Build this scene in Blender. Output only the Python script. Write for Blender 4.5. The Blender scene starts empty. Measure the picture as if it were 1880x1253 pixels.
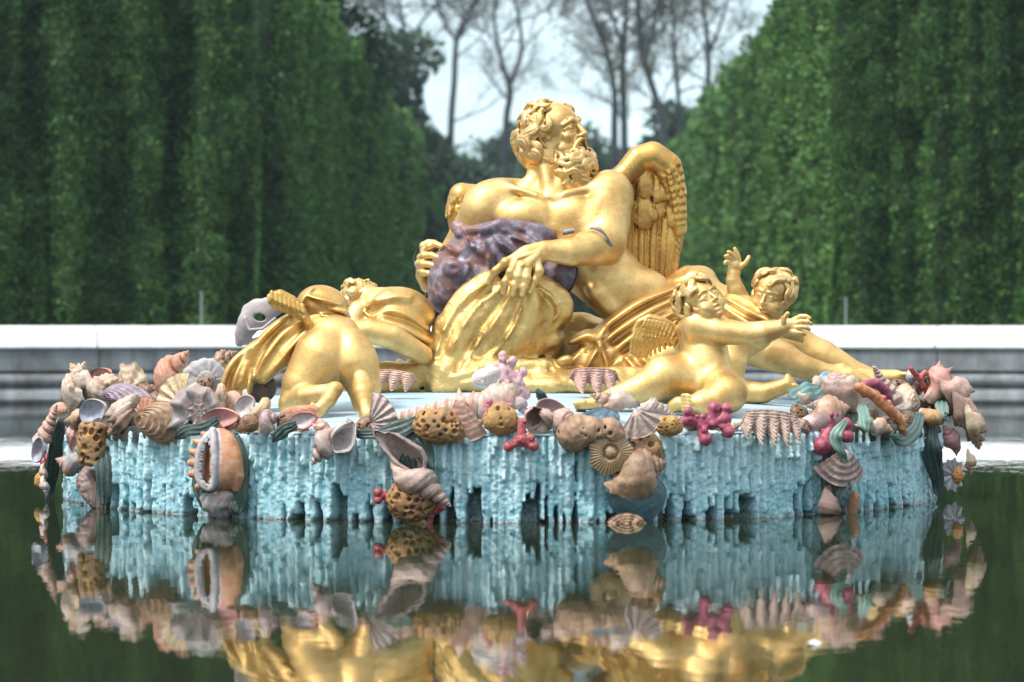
import bpy, math, random, os
import numpy as np
from mathutils import Vector, Matrix
SC = bpy.context.scene
COL = SC.collection
PI = math.pi
# ---------------------------------------------------------------- camera model (used to read positions off the photo)
F, CX, HY, CAMZ, D0 = 5350.0, 940.0, 590.0, 1.05, 17.8
X0, RI = -0.073, 2.68          # island centre x, island radius


def W(px, py, z=0.0):
    """photo pixel + depth (px units, 300 per metre, + is nearer) -> world point"""
    d = D0 - z / 300.0
    return np.array([(px - CX) / F * d, d, CAMZ - (py - HY) / F * d])


def AT(px, py, d):
    return np.array([(px - CX) / F * d, d, CAMZ - (py - HY) / F * d])


def RIM(px, py, r):
    """point on the cylinder of radius r around the island axis (front side) seen at a pixel"""
    a = (px - CX) / F
    A = a * a + 1
    B = -2 * (a * X0 + D0)
    Cc = X0 * X0 + D0 * D0 - r * r
    q = B * B - 4 * A * Cc
    if q < 0:
        d = -B / (2 * A)
    else:
        d = (-B - math.sqrt(q)) / (2 * A)
    return np.array([a * d, d, CAMZ - (py - HY) / F * d])


def HOR(px, py, zz):
    """point where the ray through the pixel meets the level zz"""
    d = (CAMZ - zz) * F / (py - HY)
    return np.array([(px - CX) / F * d, d, zz])


# ---------------------------------------------------------------- scene objects
def tag(o, label=None, cat=None, group=None, kind=None):
    if label: o['label'] = label
    if cat: o['category'] = cat
    if group: o['group'] = group
    if kind: o['kind'] = kind
    return o


def empty(name, loc=(0, 0, 0), label=None, cat=None, group=None):
    o = bpy.data.objects.new(name, None)
    o.location = tuple(loc)
    o.empty_display_size = 0.1
    COL.objects.link(o)
    return tag(o, label, cat, group)


def mesh_obj(name, V, Fc, mat, parent=None, smooth=True, col=None, mats=None, midx=None, origin=None):
    V = np.asarray(V, dtype=np.float64)
    if origin is None and parent is None:
        origin = np.array([(V[:, 0].min() + V[:, 0].max()) / 2, (V[:, 1].min() + V[:, 1].max()) / 2, V[:, 2].min()])
    if parent is not None:
        origin = np.array(parent.matrix_world.translation) if False else np.array(parent['_o']) if '_o' in parent else np.array(parent.location)
    me = bpy.data.meshes.new(name)
    L = V - origin
    if isinstance(Fc, np.ndarray):
        n = len(Fc); k = Fc.shape[1]
        me.vertices.add(len(L)); me.vertices.foreach_set('co', L.astype(np.float32).ravel())
        me.loops.add(n * k); me.loops.foreach_set('vertex_index', Fc.astype(np.int32).ravel())
        me.polygons.add(n)
        me.polygons.foreach_set('loop_start', np.arange(0, n * k, k, dtype=np.int32))
        me.polygons.foreach_set('loop_total', np.full(n, k, dtype=np.int32))
        me.update(calc_edges=True)
    else:
        me.from_pydata([tuple(v) for v in L], [], Fc)
        me.update()
    me.validate()
    for m in (mats if mats else [mat]):
        me.materials.append(m)
    if midx is not None:
        me.polygons.foreach_set('material_index', np.asarray(midx, dtype=np.int32))
    if smooth:
        me.polygons.foreach_set('use_smooth', np.ones(len(me.polygons), dtype=bool))
    if col is not None:
        a = me.color_attributes.new('Col', 'FLOAT_COLOR', 'POINT')
        c = np.ones((len(V), 4), dtype=np.float32)
        c[:, :3] = col
        a.data.foreach_set('color', c.ravel())
    o = bpy.data.objects.new(name, me)
    COL.objects.link(o)
    if parent is None:
        o.location = tuple(origin)
    else:
        o.parent = parent
    ORG[o.name] = origin
    return o


ORG = {}


def sub(name, V, Fc, mat, parent, **k):
    """sub-part / part in world coordinates under a parent that itself may be a part"""
    base = ORG.get(parent.name)
    if base is None:
        base = np.array(parent.location)
    V = np.asarray(V, dtype=np.float64)
    o = mesh_obj(name, V, Fc, mat, parent=None, origin=base, **k)
    o.location = (0, 0, 0)
    o.parent = parent
    ORG[o.name] = base
    return o


# ---------------------------------------------------------------- signed distance sculpting
class Vol:
    def __init__(s, lo, hi, h):
        s.lo = np.array(lo, float); s.h = h
        n = np.ceil((np.array(hi, float) - s.lo) / h).astype(int) + 1
        s.n = n
        s.D = np.full(n, 0.5, dtype=np.float32)
        s.ax = [(s.lo[i] + h * np.arange(n[i])).astype(np.float32) for i in range(3)]

    def _sl(s, lo, hi):
        a = np.clip(np.floor((np.array(lo) - s.lo) / s.h).astype(int), 0, s.n)
        b = np.clip(np.ceil((np.array(hi) - s.lo) / s.h).astype(int) + 1, 0, s.n)
        if (b <= a).any(): return None
        return tuple(slice(a[i], b[i]) for i in range(3))

    def _xyz(s, sl):
        return s.ax[0][sl[0]][:, None, None], s.ax[1][sl[1]][None, :, None], s.ax[2][sl[2]][None, None, :]

    def comb(s, sl, d, k, op):
        D = s.D[sl]
        if op == 'u':
            if k > 0:
                hh = np.clip(0.5 + 0.5 * (D - d) / k, 0, 1)
                s.D[sl] = D * (1 - hh) + d * hh - k * hh * (1 - hh)
            else:
                s.D[sl] = np.minimum(D, d)
        elif op == 's':
            if k > 0:
                hh = np.clip(0.5 - 0.5 * (D + d) / k, 0, 1)
                s.D[sl] = D * (1 - hh) - d * hh + k * hh * (1 - hh)
            else:
                s.D[sl] = np.maximum(D, -d)
        elif op == 'i':
            s.D[sl] = np.maximum(D, d)

    def cap(s, a, b, r1, r2=None, k=0.01, op='u', flat=None):
        s.tube([a, b], [r1, r1 if r2 is None else r2], k, op, flat)

    def tube(s, pts, rad, k=0.01, op='u', flat=None):
        """chain of tapered capsules, joined sharply to each other and then blended once into the volume;
        flat=(axis vector, factor) squeezes (<1) or stretches (>1) the section along an axis"""
        P = np.array([np.asarray(p, float) for p in pts])
        n = len(P)
        if not hasattr(rad, '__len__'): rad = [rad] * n
        rad = np.asarray(rad, float)
        mf = max(1.0, flat[1]) if flat is not None else 1.0
        kk = k + 2 * s.h
        m = rad.max() * mf + kk
        big = s._sl(P.min(0) - m, P.max(0) + m)
        if big is None: return
        loc = np.full([q.stop - q.start for q in big], 9.0, dtype=np.float32)
        if flat is not None:
            nn = np.asarray(flat[0], float); nn = nn / np.linalg.norm(nn); f = flat[1]
        for i in range(n - 1):
            a, b = P[i], P[i + 1]; r1, r2 = rad[i], rad[i + 1]
            m = max(r1, r2) * mf + kk
            sl = s._sl(np.minimum(a, b) - m, np.maximum(a, b) + m)
            if sl is None: continue
            x, y, z = s._xyz(sl)
            ba = b - a
            if flat is not None: ba = ba + nn * (ba @ nn) * (1 / f - 1)
            L = float(ba @ ba) + 1e-12
            px, py, pz = x - np.float32(a[0]), y - np.float32(a[1]), z - np.float32(a[2])
            if flat is not None:
                c = (px * np.float32(nn[0]) + py * np.float32(nn[1]) + pz * np.float32(nn[2])) * np.float32(1 / f - 1)
                px, py, pz = px + c * np.float32(nn[0]), py + c * np.float32(nn[1]), pz + c * np.float32(nn[2])
            t = np.clip((px * np.float32(ba[0]) + py * np.float32(ba[1]) + pz * np.float32(ba[2])) / np.float32(L), 0, 1)
            qx, qy, qz = px - t * np.float32(ba[0]), py - t * np.float32(ba[1]), pz - t * np.float32(ba[2])
            q2 = qx * qx + qy * qy + qz * qz
            d = np.sqrt(np.maximum(q2, 0)) - (np.float32(r1) + np.float32(r2 - r1) * t)
            if flat is not None and f < 1: d = d * np.float32(0.5 + 0.5 * f)
            ls = tuple(slice(sl[j].start - big[j].start, sl[j].stop - big[j].start) for j in range(3))
            loc[ls] = np.minimum(loc[ls], d)
        s.comb(big, loc, k, op)

    def ell(s, c, r, R=None, k=0.01, op='u'):
        """ellipsoid, r = three radii, R = 3x3 whose ROWS are the local axes"""
        c = np.asarray(c, float); r = np.asarray(r, float)
        if R is None: R = np.eye(3)
        m = r.max() + k + 2 * s.h
        sl = s._sl(c - m, c + m)
        if sl is None: return
        x, y, z = s._xyz(sl)
        px, py, pz = x - c[0], y - c[1], z - c[2]
        k0 = 0; k1 = 0
        for i in range(3):
            l = (px * R[i][0] + py * R[i][1] + pz * R[i][2]) / r[i]
            k0 = k0 + l * l
            l2 = l / r[i]
            k1 = k1 + l2 * l2
        k0 = np.sqrt(k0); k1 = np.sqrt(k1) + 1e-9
        d = k0 * (k0 - 1) / k1
        s.comb(sl, d.astype(np.float32), k, op)

    def box(s, c, r, R=None, k=0.01, rnd=0.01, op='u'):
        c = np.asarray(c, float); r = np.asarray(r, float)
        if R is None: R = np.eye(3)
        m = float(np.linalg.norm(r)) + k + rnd + 2 * s.h
        sl = s._sl(c - m, c + m)
        if sl is None: return
        x, y, z = s._xyz(sl)
        px, py, pz = x - c[0], y - c[1], z - c[2]
        o2 = 0; mx = -9.0
        for i in range(3):
            q = np.abs(px * R[i][0] + py * R[i][1] + pz * R[i][2]) - (r[i] - rnd)
            o2 = o2 + np.maximum(q, 0) ** 2
            mx = np.maximum(mx, q)
        d = np.sqrt(o2) + np.minimum(mx, 0) - rnd
        s.comb(sl, d.astype(np.float32), k, op)

    def noise(s, amp, size, seed=0, zone=None):
        """smooth value noise added to the distance (lumps)"""
        rg = np.random.default_rng(seed)
        m = [max(2, int((s.n[i] * s.h) / size) + 3) for i in range(3)]
        G = rg.uniform(-1, 1, m).astype(np.float32)
        idx = []
        for i in range(3):
            t = np.arange(s.n[i]) * s.h / size
            f = np.floor(t).astype(int); u = (t - f); u = u * u * (3 - 2 * u)
            idx.append((f, u.astype(np.float32)))
        (fx, ux), (fy, uy), (fz, uz) = idx
        A = G[fx] * (1 - ux)[:, None, None] + G[fx + 1] * ux[:, None, None]
        A = A[:, fy] * (1 - uy)[None, :, None] + A[:, fy + 1] * uy[None, :, None]
        A = A[:, :, fz] * (1 - uz)[None, None, :] + A[:, :, fz + 1] * uz[None, None, :]
        s.D += amp * A

    def blur(s, n=1):
        for _ in range(n):
            for a in range(3):
                D = s.D
                s.D = (np.roll(D, 1, a) + 2 * D + np.roll(D, -1, a)) * 0.25

    def mesh(s):
        D = s.D
        ins = D < 0
        nx, ny, nz = D.shape
        c = np.zeros((nx - 1, ny - 1, nz - 1), dtype=np.int8)
        for i in (0, 1):
            for j in (0, 1):
                for k in (0, 1):
                    c += ins[i:nx - 1 + i, j:ny - 1 + j, k:nz - 1 + k]
        act = (c > 0) & (c < 8)
        I, J, K = np.nonzero(act)
        vid = np.full(act.shape, -1, dtype=np.int32)
        vid[I, J, K] = np.arange(len(I))
        acc = np.zeros((len(I), 3)); cnt = np.zeros(len(I))
        cor = {}
        for i in (0, 1):
            for j in (0, 1):
                for k in (0, 1):
                    cor[(i, j, k)] = D[I + i, J + j, K + k].astype(np.float64)
        for p in cor:
            for a in range(3):
                if p[a]: continue
                q = list(p); q[a] = 1; q = tuple(q)
                da, db = cor[p], cor[q]
                m = (da < 0) != (db < 0)
                t = np.where(m, da / np.where(m, da - db, 1), 0)
                v = np.array(p, float)[None, :].repeat(len(I), 0)
                v[:, a] += t
                acc[m] += v[m]; cnt[m] += 1
        V = acc / cnt[:, None] + np.stack([I, J, K], 1)
        V = V * s.h + s.lo
        Q = []
        for a in range(3):
            b, cc = (a + 1) % 3, (a + 2) % 3
            s0 = [slice(None)] * 3; s1 = [slice(None)] * 3
            s0[a] = slice(0, -1); s1[a] = slice(1, None)
            A0, A1 = ins[tuple(s0)], ins[tuple(s1)]
            m = A0 != A1
            E = np.array(np.nonzero(m))
            ok = (E[b] > 0) & (E[cc] > 0) & (E[b] < act.shape[b]) & (E[cc] < act.shape[cc])
            E = E[:, ok]
            sg = A0[tuple(E)]
            def g(ob, oc):
                e = E.copy(); e[b] -= ob; e[cc] -= oc
                return vid[tuple(e)]
            q = np.stack([g(1, 1), g(0, 1), g(0, 0), g(1, 0)], 1)
            q[~sg] = q[~sg][:, ::-1]
            Q.append(q)
        Q = np.concatenate(Q)
        Q = Q[(Q >= 0).all(1)]
        return V, Q


def frame(xa, up=(0, 0, 1)):
    """rows: x axis along xa, z near up"""
    x = np.asarray(xa, float); x = x / np.linalg.norm(x)
    y = np.cross(up, x); y = y / (np.linalg.norm(y) + 1e-9)
    z = np.cross(x, y)
    return np.array([x, y, z])


def bez(P, n):
    """Catmull-Rom through points"""
    P = [np.asarray(p, float) for p in P]
    if len(P) == 2:
        return [P[0] + (P[1] - P[0]) * t for t in np.linspace(0, 1, n)]
    Q = [2 * P[0] - P[1]] + P + [2 * P[-1] - P[-2]]
    out = []
    seg = len(P) - 1
    for t in np.linspace(0, seg, n):
        i = min(int(t), seg - 1); u = t - i
        a, b, c, d = Q[i], Q[i + 1], Q[i + 2], Q[i + 3]
        out.append(0.5 * (2 * b + (c - a) * u + (2 * a - 5 * b + 4 * c - d) * u * u + (3 * b - a - 3 * c + d) * u ** 3))
    return out


def lerp_list(L, n):
    return list(np.interp(np.linspace(0, len(L) - 1, n), range(len(L)), L))


def grid_faces(nu, nv, wu=False, wv=False):
    iu = np.arange(nu if wu else nu - 1); iv = np.arange(nv if wv else nv - 1)
    a, b = np.meshgrid(iu, iv, indexing='ij')
    a2 = (a + 1) % nu; b2 = (b + 1) % nv
    return np.stack([a * nv + b, a2 * nv + b, a2 * nv + b2, a * nv + b2], -1).reshape(-1, 4)


def tube_mesh(pts, rad, ns=8, caps=True):
    pts = np.array(pts, float); n = len(pts)
    if not hasattr(rad, '__len__'): rad = [rad] * n
    T = np.gradient(pts, axis=0); T /= np.linalg.norm(T, axis=1)[:, None] + 1e-9
    ref = np.array([0.13, 0.2, 1.0]) if abs(T[0][2]) < 0.9 else np.array([1.0, 0.1, 0.2])
    V = []
    u = np.cross(T[0], ref); u /= np.linalg.norm(u)
    for i in range(n):
        u = u - T[i] * (u @ T[i]); u /= np.linalg.norm(u) + 1e-9
        v = np.cross(T[i], u)
        for j in range(ns):
            a = 2 * PI * j / ns
            V.append(pts[i] + rad[i] * (math.cos(a) * u + math.sin(a) * v))
    Fc = [tuple(int(q) for q in f) for f in grid_faces(n, ns, False, True)]
    if caps:
        Fc.append(tuple(range(ns))[::-1]); Fc.append(tuple(range((n - 1) * ns, n * ns)))
    return np.array(V), Fc


class MB:
    """collects pieces into one mesh"""
    def __init__(s): s.V = []; s.F = []; s.n = 0; s.C = []
    def add(s, V, Fc, col=None):
        V = np.asarray(V, float)
        s.F += [tuple(int(i) + s.n for i in f) for f in Fc]
        s.V.append(V); s.n += len(V)
        if col is not None: s.C.append(np.broadcast_to(np.asarray(col, float), V.shape))
    def get(s):
        return np.concatenate(s.V), s.F
    def cols(s):
        return np.concatenate(s.C) if s.C else None


# ---------------------------------------------------------------- materials
def mat_new(name):
    m = bpy.data.materials.new(name); m.use_nodes = True
    nt = m.node_tree
    b = nt.nodes['Principled BSDF']
    return m, nt, b


def N(nt, t, **k):
    n = nt.nodes.new(t)
    for a, v in k.items(): setattr(n, a, v)
    return n


def noise_n(nt, scale, detail=4, rough=0.55, vec=None, coord='Object'):
    n = N(nt, 'ShaderNodeTexNoise'); n.inputs['Scale'].default_value = scale
    n.inputs['Detail'].default_value = detail; n.inputs['Roughness'].default_value = rough
    if vec is None:
        tc = N(nt, 'ShaderNodeTexCoord'); vec = tc.outputs[coord]
    nt.links.new(vec, n.inputs['Vector'])
    return n


def ramp(nt, src, stops):
    r = N(nt, 'ShaderNodeValToRGB')
    cr = r.color_ramp
    while len(cr.elements) < len(stops): cr.elements.new(0.5)
    for e, (p, c) in zip(cr.elements, stops):
        e.position = p; e.color = (*c, 1) if len(c) == 3 else c
    nt.links.new(src, r.inputs['Fac'])
    return r


def mix(nt, a, b, fac, blend='MIX'):
    m = N(nt, 'ShaderNodeMix', data_type='RGBA', blend_type=blend)
    for sock, v in ((m.inputs[6], a), (m.inputs[7], b), (m.inputs[0], fac)):
        if hasattr(v, 'is_output') or hasattr(v, 'links'): nt.links.new(v, sock)
        elif isinstance(v, (int, float)): sock.default_value = v
        else: sock.default_value = (*v, 1)
    return m.outputs[2]


def bump(nt, b, h, strength=0.3, dist=0.01, prev=None):
    n = N(nt, 'ShaderNodeBump'); n.inputs['Strength'].default_value = strength
    n.inputs['Distance'].default_value = dist
    nt.links.new(h, n.inputs['Height'])
    if prev is not None: nt.links.new(prev, n.inputs['Normal'])
    nt.links.new(n.outputs['Normal'], b.inputs['Normal'])
    return n.outputs['Normal']


def m_gold(name='gold_leaf', c1=(0.86, 0.60, 0.24), c2=(0.62, 0.36, 0.10), rough=(0.30, 0.52), bmp=0.25, fine=90):
    m, nt, b = mat_new(name)
    n1 = noise_n(nt, 5.0, 6, 0.6)
    r = ramp(nt, n1.outputs['Fac'], [(0.38, c1), (0.72, c2)])
    n2 = noise_n(nt, fine, 4, 0.6)
    c = mix(nt, r.outputs['Color'], (0.95, 0.78, 0.45), ramp(nt, n2.outputs['Fac'], [(0.5, (0, 0, 0)), (0.75, (0.35, 0.35, 0.35))]).outputs['Color'])
    n6 = noise_n(nt, 2.2, 7, 0.7)   # dull brown patina in irregular patches
    c = mix(nt, c, (0.36, 0.20, 0.06), ramp(nt, n6.outputs['Fac'], [(0.50, (0, 0, 0)), (0.74, (0.65, 0.65, 0.65))]).outputs['Color'])
    nt.links.new(c, b.inputs['Base Color'])
    b.inputs['Metallic'].default_value = 0.9
    rr = N(nt, 'ShaderNodeMapRange'); rr.inputs['To Min'].default_value = rough[0]; rr.inputs['To Max'].default_value = rough[1]
    nt.links.new(n1.outputs['Fac'], rr.inputs['Value']); nt.links.new(rr.outputs[0], b.inputs['Roughness'])
    n3 = noise_n(nt, 26, 5, 0.6)
    p = bump(nt, b, n3.outputs['Fac'], bmp, 0.012)
    bump(nt, b, n2.outputs['Fac'], bmp * 0.6, 0.004, p)
    return m


def m_paint(name, rough=0.5, bmp=0.35, sc=60, var=0.35, grime=(0.10, 0.07, 0.05)):
    """painted lead: colour comes from the mesh's own colour attribute, with patchy wear"""
    m, nt, b = mat_new(name)
    at = N(nt, 'ShaderNodeAttribute', attribute_name='Col')
    n1 = noise_n(nt, 14, 6, 0.65)
    f = ramp(nt, n1.outputs['Fac'], [(0.40, (0, 0, 0)), (0.72, (var, var, var))])
    c = mix(nt, at.outputs['Color'], grime, f.outputs['Color'])
    n5 = noise_n(nt, 38, 5, 0.7)
    c = mix(nt, c, (0.13, 0.09, 0.06), ramp(nt, n5.outputs['Fac'], [(0.47, (0, 0, 0)), (0.70, (0.5, 0.5, 0.5))]).outputs['Color'])
    n2 = noise_n(nt, sc, 4, 0.6)
    f2 = ramp(nt, n2.outputs['Fac'], [(0.55, (0, 0, 0)), (0.85, (0.18, 0.18, 0.18))])
    c = mix(nt, c, (0.75, 0.72, 0.7), f2.outputs['Color'])
    nt.links.new(c, b.inputs['Base Color'])
    b.inputs['Roughness'].default_value = rough
    bump(nt, b, n2.outputs['Fac'], bmp, 0.006)
    return m


def m_flat(name, c, rough=0.6, metal=0.0, sc=30, var=0.3, bmp=0.2, c2=None):
    m, nt, b = mat_new(name)
    n1 = noise_n(nt, sc, 5, 0.6)
    c2 = c2 or tuple(x * (1 - var) for x in c)
    r = ramp(nt, n1.outputs['Fac'], [(0.35, c), (0.7, c2)])
    nt.links.new(r.outputs['Color'], b.inputs['Base Color'])
    b.inputs['Roughness'].default_value = rough; b.inputs['Metallic'].default_value = metal
    bump(nt, b, n1.outputs['Fac'], bmp, 0.01)
    return m
# ================================================================ camera, light, sky
def setup():
    cd = bpy.data.cameras.new('camera'); co = bpy.data.objects.new('camera', cd); COL.objects.link(co)
    co.location = (0, 0, CAMZ); co.rotation_euler = (PI / 2, 0, 0)
    cd.sensor_width = 36; cd.lens = F / 1880 * 36
    cd.shift_y = -(626.5 - HY) / 1880
    cd.clip_end = 3000
    cd.dof.use_dof = True; cd.dof.focus_distance = 16.6; cd.dof.aperture_fstop = 2.5
    SC.camera = co
    EL, AZ = 57, -52     # sun: high, a little behind the camera's left shoulder
    el, az = math.radians(EL), math.radians(AZ)
    to_sun = Vector((math.sin(az) * math.cos(el), -math.cos(az) * math.cos(el), math.sin(el)))
    sd = bpy.data.lights.new('sun', 'SUN'); so = bpy.data.objects.new('sun', sd); COL.objects.link(so)
    sd.energy = 2.5; sd.angle = math.radians(13); sd.color = (1, 0.96, 0.9)
    so.rotation_euler = to_sun.to_track_quat('Z', 'Y').to_euler()
    w = bpy.data.worlds.new('World'); SC.world = w; w.use_nodes = True
    nt = w.node_tree; bg = nt.nodes['Background']
    sky = N(nt, 'ShaderNodeTexSky', sky_type='NISHITA'); sky.sun_disc = False
    sky.sun_elevation = el
    sky.sun_rotation = math.atan2(to_sun.x, to_sun.y)
    sky.air_density = 1.0; sky.dust_density = 2.0; sky.ozone_density = 1.2
    # thin bright cloud cover over the blue
    tc = N(nt, 'ShaderNodeTexCoord')
    mp = N(nt, 'ShaderNodeMapping'); mp.inputs['Scale'].default_value = (1, 1, 2.6)
    nt.links.new(tc.outputs['Generated'], mp.inputs['Vector'])
    nz = noise_n(nt, 4.5, 7, 0.55, vec=mp.outputs['Vector'])
    r = ramp(nt, nz.outputs['Fac'], [(0.42, (0.35, 0.35, 0.35)), (0.60, (0.92, 0.92, 0.92))])
    sx = N(nt, 'ShaderNodeSeparateXYZ'); nt.links.new(tc.outputs['Generated'], sx.inputs[0])
    gr = ramp(nt, sx.outputs['Z'], [(0.0, (6.0, 8.5, 9.5)), (0.10, (7.2, 8.9, 9.6)), (0.3, (7.8, 8.6, 8.8)), (1.0, (15.0, 15.5, 15.5))])   # overcast: brighter overhead
    c = mix(nt, sky.outputs['Color'], gr.outputs['Color'], r.outputs['Color'])
    nt.links.new(c, bg.inputs['Color']); bg.inputs['Strength'].default_value = 0.1
    SC.view_settings.view_transform = 'Standard'; SC.view_settings.look = 'None'
    SC.view_settings.exposure = 0.72; SC.view_settings.gamma = 1
    SC.cycles.use_denoising = True
    try: SC.cycles.denoiser = 'OPENIMAGEDENOISE'
    except Exception: pass
    SC.cycles.max_bounces = 8; SC.cycles.caustics_reflective = False; SC.cycles.caustics_refractive = False
    SC.cycles.sample_clamp_indirect = 6


# ================================================================ water, ground
def build_water():
    m, nt, b = mat_new('pond_water')
    b.inputs['Base Color'].default_value = (0.018, 0.025, 0.011, 1)
    b.inputs['Roughness'].default_value = 0.014; b.inputs['IOR'].default_value = 1.33
    b.inputs['Specular IOR Level'].default_value = 0.5
    tc = N(nt, 'ShaderNodeTexCoord')
    mp = N(nt, 'ShaderNodeMapping'); mp.inputs['Scale'].default_value = (1.0, 0.45, 1)
    nt.links.new(tc.outputs['Object'], mp.inputs['Vector'])
    n1 = noise_n(nt, 1.6, 3, 0.5, vec=mp.outputs['Vector'])
    n2 = noise_n(nt, 9, 3, 0.6, vec=mp.outputs['Vector'])
    p = bump(nt, b, n1.outputs['Fac'], 0.05, 0.05)
    bump(nt, b, n2.outputs['Fac'], 0.035, 0.02, p)
    # the pond: a disc that stops inside the wall
    n = 128; R = 24.55
    V = [(X0, D0, 0.0)] + [(X0 + R * math.cos(2 * PI * i / n), D0 + R * math.sin(2 * PI * i / n), 0.0) for i in range(n)]
    Fc = [(0, 1 + i, 1 + (i + 1) % n) for i in range(n)]
    o = mesh_obj('water', V, Fc, m, origin=np.array([0, 0, 0.]))
    tag(o, kind='structure')
    # ground: one sheet with a round hole for the basin
    g = m_flat('gravel_ground', (0.30, 0.27, 0.22), 0.95, sc=4, var=0.35, bmp=0.4)
    V = []; n = 96
    rad = [25.6, 60, 300, 1500]
    for r_ in rad:
        for i in range(n):
            V.append((X0 + r_ * math.cos(2 * PI * i / n), D0 + r_ * math.sin(2 * PI * i / n), 0.30))
    o = mesh_obj('ground', V, grid_faces(len(rad), n, False, True), g, origin=np.array([0, 0, 0.]), smooth=False)
    tag(o, kind='structure')
    bed = m_flat('basin_bed', (0.03, 0.04, 0.025), 0.9)
    V = [(X0 + 24.6 * math.cos(2 * PI * i / n), D0 + 24.6 * math.sin(2 * PI * i / n), -0.9) for i in range(n)]
    o = mesh_obj('basin_floor', V, [tuple(range(n))], bed, origin=np.array([0, 0, 0.]), smooth=False)
    tag(o, kind='structure')
    # a few floating leaves / bits on the water
    fm = m_flat('floating_bit', (0.85, 0.86, 0.85), 0.6)
    rg = random.Random(4)
    spots = [(1494, 1182, 0.014, 'white petal floating on the dark water right of the reflected gold')]
    for px, py, r_, lb in spots:
        p = HOR(px, py, 0.004)
        V = [p + np.array([r_ * 1.6 * math.cos(a) * (1 + .2 * math.sin(3 * a)), r_ * 2.2 * math.sin(a), 0.003 * math.sin(2 * a)]) for a in np.linspace(0, 2 * PI, 12, endpoint=False)]
        V.append(p + np.array([0, 0, 0.012]))
        Fc = [(i, (i + 1) % 12, 12) for i in range(12)]
        tag(mesh_obj('floating_petal', V, Fc, fm), lb, 'petal')


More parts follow.
